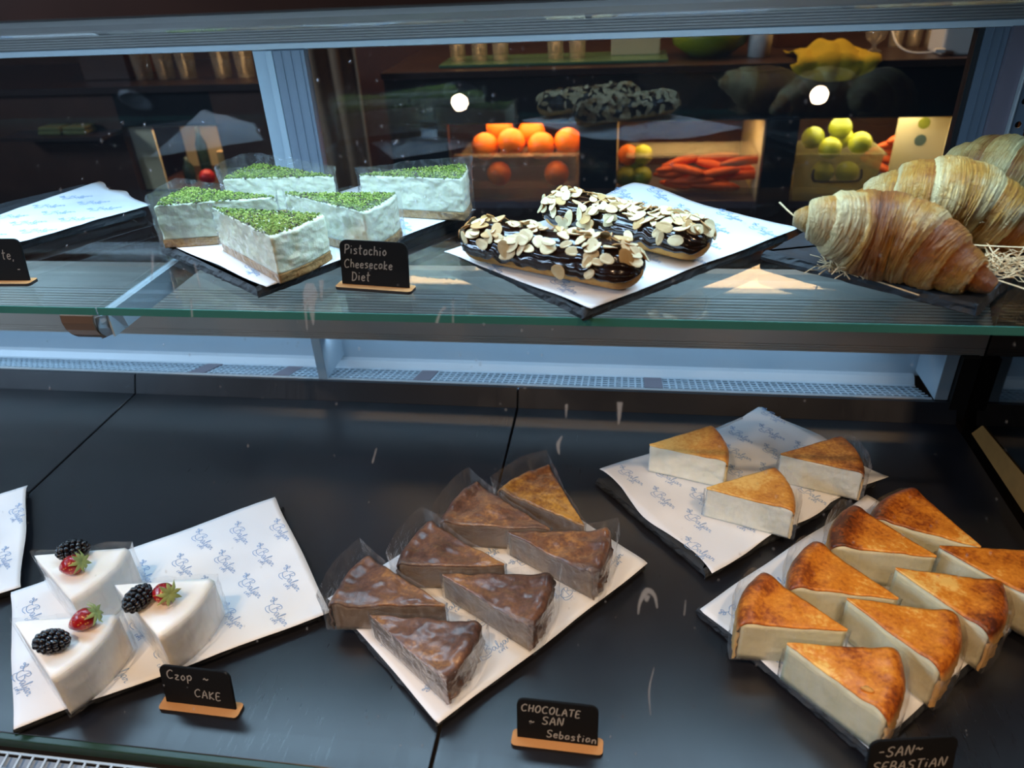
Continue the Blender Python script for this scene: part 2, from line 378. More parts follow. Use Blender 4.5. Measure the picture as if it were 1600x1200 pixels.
# ------------------------------------------------------------------ stroke lettering
F = {  # pen strokes in a unit box, x 0..w, y 0..1
'P': (.6, [[(.1, 0), (.12, 1)], [(.05, .95), (.4, 1), (.58, .8), (.45, .55), (.12, .45)]]),
'p': (.5, [[(.05, .6), (.08, -.3)], [(.06, .5), (.3, .65), (.45, .4), (.3, .1), (.07, .15)]]),
'i': (.25, [[(.1, .55), (.1, 0)], [(.1, .8), (.11, .86)]]),
's': (.45, [[(.4, .5), (.2, .6), (.06, .45), (.3, .28), (.36, .1), (.05, 0)]]),
't': (.45, [[(.2, 1), (.18, .1), (.32, 0)], [(.02, .62), (.42, .66)]]),
'a': (.5, [[(.4, .55), (.15, .55), (.04, .25), (.15, .02), (.38, .2), (.4, .55), (.42, .05)]]),
'c': (.45, [[(.4, .52), (.15, .58), (.04, .28), (.16, .02), (.42, .1)]]),
'h': (.5, [[(.06, 1), (.06, 0)], [(.06, .4), (.25, .56), (.4, .4), (.42, 0)]]),
'o': (.48, [[(.22, .55), (.04, .3), (.2, 0), (.42, .25), (.3, .53), (.2, .55)]]),
'e': (.46, [[(.05, .3), (.38, .34), (.3, .55), (.1, .5), (.04, .2), (.2, 0), (.42, .1)]]),
'k': (.5, [[(.06, 1), (.06, 0)], [(.4, .6), (.08, .3), (.42, 0)]]),
'r': (.38, [[(.06, .55), (.07, 0)], [(.07, .35), (.2, .55), (.36, .55)]]),
'b': (.5, [[(.06, 1), (.08, 0), (.34, .04), (.42, .3), (.25, .5), (.08, .4)]]),
'n': (.5, [[(.06, .55), (.06, 0)], [(.06, .35), (.25, .56), (.4, .4), (.42, 0)]]),
'z': (.45, [[(.02, .5), (.38, .52), (.05, .04), (.42, 0)]]),
'S': (.62, [[(.56, .88), (.35, 1), (.1, .85), (.15, .6), (.45, .42), (.5, .15), (.25, 0), (.02, .14)]]),
'D': (.66, [[(.1, 0), (.1, .95)], [(.02, .95), (.4, .9), (.6, .5), (.4, .08), (.04, 0)]]),
'C': (.66, [[(.6, .85), (.4, 1), (.1, .75), (.05, .35), (.25, 0), (.6, .12)]]),
'A': (.62, [[(.02, 0), (.3, 1), (.58, 0)], [(.14, .38), (.5, .4)]]),
'K': (.6, [[(.08, 1), (.08, 0)], [(.52, .95), (.1, .45), (.56, 0)]]),
'E': (.55, [[(.5, .97), (.1, .95), (.08, 0), (.52, .04)], [(.1, .5), (.42, .52)]]),
'O': (.66, [[(.32, 1), (.06, .6), (.15, .08), (.42, .02), (.6, .45), (.5, .9), (.3, 1)]]),
'H': (.62, [[(.08, 1), (.08, 0)], [(.54, 1), (.52, 0)], [(.08, .5), (.54, .52)]]),
'L': (.52, [[(.1, 1), (.07, .02), (.48, .05)]]),
'T': (.6, [[(.0, .97), (.58, 1)], [(.3, .98), (.28, 0)]]),
'N': (.66, [[(.06, 0), (.1, 1), (.5, 0), (.58, 1)]]),
'B': (.6, [[(.1, 0), (.1, 1), (.42, .92), (.4, .6), (.12, .52), (.5, .42), (.5, .1), (.08, 0)]]),
'-': (.5, [[(.04, .5), (.42, .52)]]),
'~': (.6, [[(.02, .45), (.16, .62), (.34, .42), (.54, .58)]]),
',': (.2, [[(.1, .08), (.04, -.16)]]), '.': (.2, [[(.08, .02), (.1, .07)]]), ' ': (.4, [])}
def smooth_pts(p, k=3):
    if len(p) < 3: return p
    out = []
    for i in range(len(p)-1):
        p0 = p[max(i-1, 0)]; p1 = p[i]; p2 = p[i+1]; p3 = p[min(i+2, len(p)-1)]
        for j in range(k):
            t_ = j/k
            out.append(tuple(.5*((2*p1[d])+(-p0[d]+p2[d])*t_+(2*p0[d]-5*p1[d]+4*p2[d]-p3[d])*t_**2+(-p0[d]+3*p1[d]-3*p2[d]+p3[d])*t_**3) for d in (0, 1)))
    out.append(p[-1]); return out
def ribbon(pts, wd, V, Fc, mapf):
    """a flat pen stroke of width wd"""
    pts = smooth_pts(pts); b = len(V)
    for i, p in enumerate(pts):
        q0 = pts[max(i-1, 0)]; q1 = pts[min(i+1, len(pts)-1)]
        dx, dy = q1[0]-q0[0], q1[1]-q0[1]; L = hypot(dx, dy) or 1
        nx, ny = -dy/L*wd/2, dx/L*wd/2
        V.append(mapf(p[0]+nx, p[1]+ny)); V.append(mapf(p[0]-nx, p[1]-ny))
    for i in range(len(pts)-1): Fc.append((b+2*i, b+2*i+1, b+2*i+3, b+2*i+2))
def write(text, x, y, h, wd, V, Fc, mapf, slant=.12, gap=.14, rng=random, rise=0):
    cx = x
    for ch in text:
        wch, st = F[ch]; jy = rng.uniform(-.05, .05)*h
        for s_ in st:
            P_ = [(cx+(px+slant*py)*h, y+(cx-x)*rise+py*h+jy) for px, py in s_]
            ribbon(P_, wd, V, Fc, mapf)
        cx += (wch+gap)*h
    return cx

# brand mark printed on the papers: leaf sprig, sweeping script capital, joined script, tiny word below
LOGO = [
 [(2.1, 3.6), (1.7, 2.2), (1.5, .6)],                                            # B stem
 [(.4, 2.9), (1.4, 3.7), (2.9, 3.7), (3.2, 2.9), (2.0, 2.2), (3.1, 1.9), (3.3, .8), (2.0, .2), (.5, .3), (-.7, 1.1), (-.6, 2.2), (.2, 2.6)],
 [(4.9, 1.5), (4.1, 1.6), (3.7, .8), (4.2, .2), (4.9, 1.4), (4.9, .4), (5.4, .4), (6.3, 2.6), (6.2, 3.2), (5.8, 2.4), (5.8, .6), (6.3, .3), (7.0, 1.5)],
 [(7.0, 1.5), (6.9, -.4), (6.3, -1.0), (6.2, -.4), (7.5, .6)], [(7.1, 2.2), (7.2, 2.3)],
 [(8.7, 1.5), (7.9, 1.6), (7.6, .8), (8.0, .2), (8.7, 1.4), (8.7, .4), (9.2, .5), (9.5, 1.6), (9.6, 1.2), (10.2, 1.4), (10.1, .4), (10.8, .5)],
 [(-.4, 2.4), (-1.6, 3.0), (-2.6, 3.8)], [(-1.2, 2.8), (-1.9, 2.2), (-2.6, 2.5), (-1.9, 2.9), (-1.2, 2.8)],
 [(-1.5, 3.0), (-1.3, 3.8), (-1.8, 4.4), (-2.0, 3.6), (-1.5, 3.0)], [(-2.2, 3.5), (-2.9, 3.3), (-3.3, 3.7), (-2.7, 3.8), (-2.2, 3.5)],
 [(-.7, 1.1), (-1.0, -.2), (.4, -.8), (2.2, -.5)]]
TINY = ['C', 'A', 'T', 'E']
def logo(cx, cy, ang, sc, V, Fc, hf):
    ca, sa = cos(ang), sin(ang)
    def mp(x, y):
        X = (x-4)*sc; Y = (y-1.5)*sc; a, b = cx+X*ca-Y*sa, cy+X*sa+Y*ca
        return hf(a, b)
    for s_ in LOGO:
        ribbon(s_, .23, V, Fc, mp)
    write('CAFE'.replace('F', 'T'), 4.6, -1.5, .8, .2, V, Fc, mp, 0, .5)

# ------------------------------------------------------------------ display case (setting pieces and things)
# deck: black boards with open joints
XR = .487
deck = thing('display_deck', 'black satin deck of the lower tier made of wide boards', 'deck', (0, 0, 0))
for a, b in ((-2.3, -1.469), (-1.466, -.813), (-.810, -.158), (-.155, XR)):
    ob('deck_panel', box(a, b, .372, .9985, -.016, 0, bevel=.0012), M['deck'], deck)
    me = prof_x([(.9800, 0.0003), (1.0005, .0003), (1.0005, .0285), (.9950, .0285)], a, b)
    ob('rear_upstand', me, M['deck'], deck)
# rear vent grille
def grille(name, label, x0, x1, ya, za, yb, zb, nlong, pitch, bar, solids=()):
    g = thing(name, label, 'grille')
    bm = bmesh.new(); n = int((x1-x0)/pitch)
    def P(t_, off=0): return ya+(yb-ya)*t_, za+(zb-za)*t_+off
    ang = atan2(zb-za, yb-ya)
    for i in range(nlong+1):
        y, z = P(i/nlong); bx(bm, x0, x1, y-bar/2, y+bar/2, z-.0012, z)
    vs = list(bm.verts)
    for i in range(n+1):
        x = x0+i*pitch
        b0 = len(bm.verts); r = bmesh.ops.create_cube(bm, size=1)['verts']
        for v in r:
            t_ = v.co.y+.5; y, z = P(t_); v.co = Vector((x+v.co.x*bar, y, z-.0006+v.co.z*.0014))
    o = ob('mesh_bars', bm, M['alu_blue'], g); o['kind'] = 'stuff'
    y0, z0 = P(0); y1, z1 = P(1)
    ob('front_lip', box(x0, x1, y0-.006, y0, z0-.004, z0+.001, bevel=.0008), M['alu'], g)
    ob('tray', prof_x([(y0, z0-.010), (y1, z1-.008), (y1, z1-.010), (y0, z0-.012)], x0, x1), M['tray'], g)
    for sx in solids:
        ob('solid_tab', prof_x([P(.0, .0012), P(1., .0012), P(1., -.001), P(0., -.001)], sx, sx+.028), M['alu_dark'], g)
    return g
M['tray'] = simple('blue_grey_tray', '#8fa3b8', .5, .2, .1, 20)
g1 = grille('rear_vent_grille', 'fine metal vent grille along the back of the deck under the doors', -2.2, .455, 1.006, .029, 1.066, .012, 5, .0105, .0028, (-.72, -.57, -.33, .04))
g2 = grille('front_vent_grille', 'square-meshed vent grille in front of the deck at bottom left', -1.4, XR, .300, -.020, .357, -.006, 4, .0135, .0022)
sill = ob('deck_edge_glass', box(-2.2, XR, .3635, .3705, -.009, .0035, bevel=.001), M['glass_sill']); tag(sill, 'dark green glass edge strip along the front of the black deck', 'glass strip')

# rear frame of the case
case = thing('display_case_frame', 'aluminium frame of the refrigerated display case behind the cakes', 'display case')
hd = [(1.075, .5262), (1.0705, .5262)]
z = .5262
for i in range(6):
    hd += [(1.0730, z+.0005), (1.0730, z+.0012), (1.0700, z+.0017), (1.0700, z+.0034)]; z += .0034
hd += [(1.0685, .549), (1.0675, .556), (1.0685, .563), (1.071, .5665), (1.071, .5725), (1.10, .5725), (1.10, .5262)]
ob('header_rail', prof_x(hd, -2.4, .56), M['alu_header'] if 'alu_header' in M else M['alu'], case)
ob('header_lip', prof_x([(1.0750, .5165), (1.0700, .5180), (1.0690, .5250), (1.0720, .5260), (1.10, .5260), (1.10, .5165)], -2.4, .56), M['alu_pale'], case)  # stronger light on the lip is put into its paler metal
lr = [(1.000, .104)]
for i in range(3): z = .106+i*.004; lr += [(1.0, z), (1.0012, z+.0006), (1.0012, z+.0012), (1.0, z+.0018)]
lr += [(1.000, .1455), (1.0755, .1455), (1.0755, .104)]
ob('lower_rail', prof_x(lr, -2.4, .505), M['alu_brown'], case)
lr = [(1.0755, .146), (1.000, .146)]
n = 9; gy, gz = .0330/n, .0262/n; ny_, nz_ = -.62, .78
for i in range(n):
    y = 1.000+gy*i; z = .1475+gz*i
    lr += [(y-ny_*.0022, z-nz_*.0022), (y+ny_*.0018+gy*.08, z+nz_*.0018+gz*.08), (y+ny_*.0018+gy*.55, z+nz_*.0018+gz*.55), (y-ny_*.0022+gy*.63, z-nz_*.0022+gz*.63)]
lr += [(1.034, .174), (1.047, .184), (1.060, .187), (1.0605, .1975), (1.0760, .199)]
ob('ribbed_ledge', prof_x(lr, -2.4, .505), M['ledge'], case)  # paler metal than the rail makes up for dim light on the ribs
ob('kick_panel', box(-2.4, .463, 1.086, 1.092, .020, .106), M['alu_blue'], case)
ob('kick_ledge', prof_x([(1.066, .011), (1.071, .0125), (1.078, .022), (1.0862, .024), (1.0862, .010), (1.066, .008)], -2.4, .455), M['alu_pale'] if 'alu_pale' in M else M['alu_blue'], case)
ob('mid_post', box(-.487, -.4715, 1.0, 1.085, .029, .1035, bevel=.001), M['alu_blue'], case)
ob('end_post', box(.457, .4755, 1.0, 1.086, .029, .1035, bevel=.001), M['alu_blue'], case)
ob('end_panel', box(.4758, XR+.012, .99, 1.10, 0.0, .105), M['black'], case)
# right jamb: seal, ribbed blue post, plum post, bright nosing, perforated upright
jamb = thing('side_jamb', 'tall blue-grey metal jamb with slotted upright at the right end of the doors', 'door jamb')
ob('seal_strip', box(.4215, .428, 1.076, 1.092, .199, .5185), M['seal'], jamb)
bm = bmesh.new(); bx(bm, .4285, .456, 1.074, 1.092, .199, .5185)
for xx in (.437, .4475): bx(bm, xx, xx+.0012, 1.0728, 1.0745, .199, .5185)
ob('blue_post', bm, M['alu_slate'] if 'alu_slate' in M else M['alu_dark'], jamb)
ob('plum_post', box(.4565, .4785, 1.0655, 1.092, .199, .5185), M['alu_dark'], jamb)
ob('nosing', box(.4788, .4815, 1.058, 1.092, .199, .5185, bevel=.001), M['alu'], jamb)
def holed_strip(x0, x1, y, z0, z1, holes, r):
    bm = bmesh.new(); zs = [z0]
    cuts = sorted(holes); cx = (x0+x1)/2; prev = z0
    N = 12
    for hz in cuts+[None]:
        if hz is None: break
        za, zb = hz-r*1.8, hz+r*1.8
        for (a, b) in ((prev, za),):
            bm.faces.new([bm.verts.new(p) for p in ((x0, y, a), (x1, y, a), (x1, y, b), (x0, y, b))])
        ring = [bm.verts.new((cx+r*cos(2*pi*k/N+pi/4), y, hz+r*sin(2*pi*k/N+pi/4))) for k in range(N)]
        out = []
        for k in range(N):
            a = 2*pi*k/N+pi/4; c, s_ = cos(a), sin(a); kx = (x1-x0)/2/max(abs(c), 1e-6); kz = r*1.8/max(abs(s_), 1e-6); q = min(kx, kz)
            out.append(bm.verts.new((cx+q*c, y, hz+q*s_)))
        for k in range(N): bm.faces.new((ring[k], out[k], out[(k+1) % N], ring[(k+1) % N]))
        for k, (ux, uz) in zip(range(4), ((x1, zb), (x0, zb), (x0, za), (x1, za))): pass
        prev = zb
    bm.faces.new([bm.verts.new(p) for p in ((x0, y, prev), (x1, y, prev), (x1, y, z1), (x0, y, z1))])
    r_ = bmesh.ops.extrude_face_region(bm, geom=list(bm.faces))
    for g in r_['geom']:
        if isinstance(g, bmesh.types.BMVert): g.co.y += .002
    bmesh.ops.recalc_face_normals(bm, faces=bm.faces); return bm
ob('slotted_upright', holed_strip(.482, .4995, 1.062, .205, .5185, [.235+.0282*i for i in range(10)], .0042), M['alu_slate'] if 'alu_slate' in M else M['alu_dark'], jamb)

# sliding doors
def door(label, x0, x1, y, frame_l, frame_r, name='sliding_glass_door'):
    d = thing(name, label, 'glass door')
    ob('glass_pane', box(x0, x1, y, y+.004, .199, .5185), M['glass_door'], d)
    for (a, b) in (frame_l, frame_r):
        if a is None: continue
        bm = bmesh.new(); bx(bm, a, b, y-.010, y+.008, .199, .5165, bevel=.001)
        wide = b-a > .04
        if wide:
            for k_ in (.25, .55, .85): bx(bm, a+(b-a)*k_, a+(b-a)*k_+.0018, y-.0118, y-.0098, .200, .516)
        ob('door_stile', bm, M['stile_grey'] if wide else M['alu_blue'], d)
    return d
door('left sliding glass door behind the empty papered slate', -1.75, -.478, 1.094, (-1.77, -1.745), (-.5265, -.5035))
door('right sliding glass door in front of the orange and lime fridge', -.500, .4215, 1.078, (-.5005, -.4905), (-.4895, -.444))
# side walls of the case
sw = ob('dark_side_panel', box(XR+.0135, XR+.0195, .20, .985, -.02, .56), M['glass_side']); tag(sw, 'dark glass side panel at the right end of the case', 'side panel')
sw2 = ob('side_panel_backing', box(XR+.021, XR+.026, .20, 1.10, -.02, .56), M['black']); tag(sw2, 'black outer skin of the right side panel', 'side panel')
st = ob('reflection_strip', mesh_from('strip', [(.4985, .955, .003), (.4985, .935, .030), (.4985, .60, .055), (.4985, .60, .001), (.4998, .955, .003), (.4998, .935, .030), (.4998, .60, .055), (.4998, .60, .001)],
        [(0, 1, 2, 3), (7, 6, 5, 4), (0, 4, 5, 1), (1, 5, 6, 2), (2, 6, 7, 3), (3, 7, 4, 0)]), simple('brown_reflection', '#a8763c', .8, 0, .2, 60)); tag(st, 'brown reflection band along the foot of the dark right side panel', 'strip')  # reflection in the side panel, built as a brown strip
# roof with the lamp housing
roof = thing('case_roof', 'dark roof of the display case above the header rail', 'case roof')
ob('roof_board', box(-2.4, .56, .575, 1.11, .600, .618), M['wood_dark'], roof)
ob('lamp_housing', box(-2.0, .50, .70, .82, .594, .5998, bevel=.002), M['alu'], roof)
fas = ob('top_fascia', box(-2.4, .56, 1.078, 1.11, .573, .5995), M['fascia_wood'], roof)
# front glass leaning back at 22 degrees
TG = radians(22); G0 = Vector((0, .31, -.04)); GU = Vector((0, sin(TG), cos(TG))); GN = Vector((0, -cos(TG), sin(TG)))
fg = thing('front_glass', 'sloping clear front glass of the case with dried drips and specks', 'glass')
def gp(x, s, off=0): return G0+Vector((x, 0, 0))+GU*s+GN*off
def glass_slab():
    vs = [gp(x, s, o) for o in (0, -.005) for x, s in ((-2.2, -.02), (.485, -.02), (.485, .68), (-2.2, .68))]
    return mesh_from('pane', vs, [(0, 1, 2, 3), (7, 6, 5, 4), (0, 4, 5, 1), (1, 5, 6, 2), (2, 6, 7, 3), (3, 7, 4, 0)])
ob('glass_pane', glass_slab(), M['glass_front'], fg)
def blob(x, s, pts):
    bm = bmesh.new(); vs = [bm.verts.new(gp(x+a, s+b, .0006)) for a, b in pts]; bm.faces.new(vs); return bm
def strip_mark(path, wds):
    V, Fc = [], []
    path = smooth_pts(path, 5)
    for i, (x, s) in enumerate(path):
        a = path[max(i-1, 0)]; b = path[min(i+1, len(path)-1)]; dx, ds = b[0]-a[0], b[1]-a[1]; L = hypot(dx, ds) or 1
        f_ = i/(len(path)-1)*(len(wds)-1); k = int(min(f_, len(wds)-2)); wd = wds[k]+(wds[k+1]-wds[k])*(f_-k)
        V += [gp(x-ds/L*wd/2, s+dx/L*wd/2, .0006), gp(x+ds/L*wd/2, s-dx/L*wd/2, .0006)]
        if i: q = 2*i; Fc.append((q-2, q-1, q+1, q))
    return mesh_from('mark', V, Fc)
MARKS = [([(-.2328, .4975), (-.2325, .489), (-.232, .482), (-.231, .466)], [.006, .0125, .006, .0008]),
 ([(-.2234, .5), (-.2236, .494), (-.224, .484)], [.004, .003, .0008]), ([(-.2365, .487), (-.237, .478), (-.236, .462)], [.004, .002, .0006]),
 ([(.0205, .252), (.0215, .262), (.0265, .2715), (.032, .268), (.0344, .258)], [.0008, .0022, .005, .0025, .0008]),
 ([(.0265, .268), (.0262, .263)], [.005, .002]), ([(.0013, .415), (.0012, .405), (.0008, .398)], [.0042, .0024, .0004]),
 ([(-.0374, .412), (-.0376, .402)], [.002, .0006]), ([(-.0400, .388), (-.043, .3815), (-.042, .374)], [.0006, .0026, .0008]),
 ([(-.1830, .372), (-.1866, .360)], [.0008, .0012]), ([(-.3597, .519), (-.3606, .508), (-.362, .498)], [.0008, .0016, .0006]),
 ([(-.3256, .512), (-.323, .50), (-.3215, .492)], [.0008, .0016, .0006]), ([(-.3298, .484), (-.3298, .470)], [.0012, .0014]),
 ([(-.1225, .488), (-.1225, .470)], [.0008, .001]), ([(-.128, .4815), (-.132, .4775), (-.135, .4695)], [.0022, .0014, .0022]),
 ([(.055, .2665), (.0545, .254)], [.0005, .0008]), ([(.034, .21), (.031, .19), (.033, .17)], [.0005, .0012, .0005])]
for pth, wd in MARKS: ob('drip_mark', strip_mark(pth, wd), M['smear'], fg)
rg = random.Random(3); bmd = bmesh.new()
for i in range(620):
    if i < 330: x = rg.uniform(-.55, .42); s = rg.uniform(.0, .62)
    elif i < 470: x = rg.gauss(-.117, .05); s = rg.gauss(.60, .03)
    else:
        cx, cs = rg.choice([(-.36, .60), (-.08, .44), (.16, .33), (.09, .36), (.2, .30), (-.30, .44), (.13, .6)]); x = rg.gauss(cx, .03); s = rg.gauss(cs, .016)
    if not (0 < s < .66 and x < .47): continue
    r = rg.choice([.0003, .0004, .0005, .0008]) ; k = rg.uniform(1, 2.2)
    c = gp(x, s, .0002); ring = [bmd.verts.new(c+Vector((1, 0, 0))*r*cos(2*pi*j/6)+GU*r*k*sin(2*pi*j/6)) for j in range(6)]
    tip = bmd.verts.new(c+GN*r*.6)
    for j in range(6): bmd.faces.new((ring[j], ring[(j+1) % 6], tip))
dr = ob('water_specks', bmd, M['drop'], fg, True); dr['kind'] = 'stuff'

# glass shelves and the bracket under their joint
SZ = .335
for a, b, lb in ((-2.0, -.527, 'left glass shelf panel under the empty papered slate'), (-.5245, .484, 'long right glass shelf panel under pistachio cakes, eclairs and croissants')):
    s_ = thing('glass_shelf', lb, 'shelf')
    ob('glass_pane', box(a, b, .6235, 1.028, SZ-.008, SZ), M['glass_shelf'], s_)
    ob('green_edge', box(a, b, .6222, .6234, SZ-.008, SZ), M['glass_edge'], s_)
br = thing('shelf_bracket', 'brown metal shelf bracket arm under the joint of the glass shelves', 'bracket')
bm = bmesh.new()
bx(bm, -.5305, -.519, .628, 1.085, SZ-.0115, SZ-.0085)
bx(bm, -.521, -.519, .628, 1.085, SZ-.035, SZ-.0115)
bx(bm, -.5305, -.5285, .628, 1.085, SZ-.035, SZ-.0115)
ob('arm', bm, M['alu_blue'], br)
# scooped end cap
pr_ = [(.6125, SZ-.0045), (.6105, SZ-.012), (.6115, SZ-.020), (.6150, SZ-.027), (.6205, SZ-.0325)]
V = []; Fc = []
for x_ in (-.5605, -.5245):
    for k_, (y_, z_) in enumerate(pr_): V.append((x_+(.0045*k_/4 if x_ < -.54 else 0), y_, z_))
    for k_, (y_, z_) in list(enumerate(pr_))[::-1]: V.append((x_+(.0045*k_/4 if x_ < -.54 else 0), y_+.0022, z_))
Fc = [(i, (i+1) % 10, 10+(i+1) % 10, 10+i) for i in range(10)]+[tuple(range(10))[::-1], tuple(range(10, 20))]
ob('end_cap', mesh_from('cap', V, Fc), M['cap_bronze'], br)
o2 = ob('cap_side', mesh_from('side', [(-.527, .6185, SZ-.0085), (-.527, .616, SZ-.02), (-.531, .622, SZ-.035), (-.519, .650, SZ-.035), (-.515, .640, SZ-.0105),
      (-.5255, .6185, SZ-.0085), (-.5255, .616, SZ-.02), (-.5295, .622, SZ-.035), (-.5175, .650, SZ-.035), (-.5135, .640, SZ-.0105)],
      [(0, 1, 2, 3, 4), (9, 8, 7, 6, 5), (0, 5, 6, 1), (1, 6, 7, 2), (2, 7, 8, 3), (3, 8, 9, 4), (4, 9, 5, 0)]), M['alu_blue'], br)

# ------------------------------------------------------------------ slates and papers
def slate(cx, cy, deg, z0, label, seed, L=.30, W=.21, th=.0115):
    rg = random.Random(seed); N1, N2 = 60, 42; out = []
    for i in range(N1): out.append((-L/2+L*i/N1, -W/2, 0, -1))
    for i in range(N2): out.append((L/2, -W/2+W*i/N2, 1, 0))
    for i in range(N1): out.append((L/2-L*i/N1, W/2, 0, 1))
    for i in range(N2): out.append((-L/2, W/2-W*i/N2, -1, 0))
    bm = bmesh.new(); rings = []; n = len(out)
    lay = [(0.0, .0015), (.002, .0002), (.0055, .0), (.0085, .0007), (th-.0006, .0017), (th, .0030)]
    for li, (z, ins) in enumerate(lay):
        ring = []
        for i, (x, y, nx, ny) in enumerate(out):
            j = abs(nz(x*60+seed, y*60, li*1.7))*.0036+abs(nz(x*18+seed, y*18, li*.6))*.0030+abs(nz(x*150+seed, y*150, li*2.9))*.0016
            d = ins+j; ring.append(bm.verts.new((x*(1-2*ins/L)-nx*d, y*(1-2*ins/W)-ny*d, z)))
        rings.append(ring)
    for a in range(len(rings)-1):
        for i in range(n): bm.faces.new((rings[a][i], rings[a][(i+1) % n], rings[a+1][(i+1) % n], rings[a+1][i]))
    bm.faces.new(rings[0][::-1]); bm.faces.new(rings[-1])
    o = ob('slate_board', bm, M['slate']); o.location = (cx, cy, z0); o.rotation_euler = (0, 0, radians(deg))
    return tag(o, label, 'slate board')
PRINT_R = random.Random(11)
def paper(c, z0, label, seed, text_deg, amp=.0015, lift=None, pitch=(.058, .037), sc=.0034, edge=.003):
    """c: four world corners (order: A,B,C,D around); a wavy sheet with the printed marks"""
    A, B, C_, D_ = [Vector((x, y, 0)) for x, y in c]; ctr = (A+B+C_+D_)/4; NU, NV = 44, 34
    root = thing('printed_paper', label, 'paper', (ctr.x, ctr.y, z0))
    def pos(u, v): return (A*(1-u)*(1-v)+B*u*(1-v)+C_*u*v+D_*(1-u)*v)-ctr
    def hgt(x, y):
        h = .0006+amp*(.5+.5*nz(x*9+seed, y*9, seed))+amp*.35*abs(nz(x*40, y*40, seed*2.))
        if lift:
            for (lx, ly, r, hh) in lift:
                d = hypot(x+ctr.x-lx, y+ctr.y-ly); h += hh*math.exp(-(d/r)**2)
        return h
    vs, fs = [], []
    for j in range(NV+1):
        for i in range(NU+1):
            u, v = i/NU, j/NV; p = pos(u, v)
            eu = edge*nz(v*3.1, seed, 1); ev = edge*nz(u*3.3, seed, 7)
            k = p*1.0
            if i in (0, NU): k = pos(u+(eu/.3 if i else -eu/.3), v)
            if j in (0, NV): k = pos(u, v+(ev/.2 if j else -ev/.2))
            vs.append((k.x, k.y, hgt(k.x, k.y)))
    W_ = NU+1
    for j in range(NV):
        for i in range(NU): fs.append((j*W_+i, j*W_+i+1, (j+1)*W_+i+1, (j+1)*W_+i))
    me = mesh_from('sheet', vs, fs); o = ob('sheet', me, M['paper'], root, True)
    md = o.modifiers.new('s', 'SOLIDIFY'); md.thickness = .00025; md.offset = -1
    V, Fc = [], []; an = radians(text_deg); ca, sa = cos(an), sin(an)
    def hf(x, y): return (x, y, hgt(x, y)+.00035)
    for r_ in range(-8, 9):
        for q in range(-6, 7):
            X = (q+.42*(r_ % 2))*pitch[0]; Y = r_*pitch[1]; x, y = X*ca-Y*sa, X*sa+Y*ca
            ok = True   # inside the sheet?
            for (dx, dy) in ((0, 0), (.015, 0), (-.015, 0)):
                px, py = x+dx*ca, y+dx*sa; P = Vector((px, py, 0))+ctr
                cs = [(A, B), (B, C_), (C_, D_), (D_, A)]; sg = [(b-a).cross(P-a).z for a, b in cs]; ln = [(b-a).length for a, b in cs]
                s0 = 1 if sum(sg) > 0 else -1
                if any(s*s0/l < .004 for s, l in zip(sg, ln)): ok = False
            if ok: logo(x, y, an+PRINT_R.uniform(-.08, .08), sc, V, Fc, hf)
    pr = ob('printed_marks', mesh_from('marks', V, Fc), M['print'], root); pr['kind'] = 'stuff'
    return root
def rect(cx, cy, deg, L=.30, W=.21):
    a = radians(deg); ux, uy = cos(a), sin(a); return [(cx+ux*sx*L/2-uy*sy*W/2, cy+uy*sx*L/2+ux*sy*W/2) for sx, sy in ((-1, -1), (1, -1), (1, 1), (-1, 1))]
ST = .0115
slate(-.497, .540, 34, 0, 'black slate board under the white berry cakes', 1)
slate(-.139, .6015, 49.1, 0, 'black slate board under the chocolate cake slices', 2)
slate(.155, .811, 39.3, 0, 'black slate board under three pale cheesecake slices', 3)
slate(.270, .606, 42, 0, 'black slate board under the eight browned cheesecake slices', 4)
slate(-.870, .540, 35, 0, 'black slate board cut off at the left edge of the lower tier', 5)
slate(-.808, .845, 55, SZ, 'black slate board on the left end of the glass shelf', 6)
slate(-.364, .831, 56, SZ, 'black slate board under the pistachio cheesecake slices', 7)
slate(0, .792, 44.9, SZ, 'black slate board under the two almond eclairs', 8)
slate(.3135, .816, 52.5, SZ, 'bare black slate board under the croissants', 9, L=.292)
paper([(-.558, .368), (-.304, .538), (-.447, .722), (-.688, .530)], ST, 'blue-printed white paper under the berry cakes', 1.1, -36, .0018)
paper([(-.156, .419), (.040, .645), (-.118, .783), (-.314, .557)], ST, 'printed paper under the chocolate cake slices', 2.3, 49, .0012)
paper([(.110, .636), (.352, .832), (.213, .990), (-.021, .812)], ST, 'printed paper under the three pale cheesecake slices', 3.7, -45, .0025, edge=.012, lift=[(-.01, .80, .03, .004)])
paper([(.229, .434), (.452, .635), (.316, .790), (.094, .582)], ST, 'printed paper under the eight browned cheesecake slices', 4.2, 42, .0012)
paper([(-.930, .367), (-.683, .540), (-.808, .716), (-1.05, .540)], ST, 'printed paper on the slate cut off at the left edge, lower tier', 5.4, -37, .0012)
paper([(-.890, .640), (-.720, .770), (-.634, .914), (-.785, 1.022)], SZ+ST, 'printed paper on the empty slate at the left of the shelf', 6.6, 18, .003, edge=.012)
paper([(-.352, .652), (-.184, .898), (-.358, 1.016), (-.520, .765)], SZ+ST, 'printed paper under the pistachio cheesecake slices', 7.2, -50, .001)
paper([(-.027, .616), (.192, .834), (.012, .975), (-.192, .752)], SZ+ST, 'printed paper curling behind the almond eclairs', 8.8, -58, .0014, lift=[(.02, .955, .06, .012)])

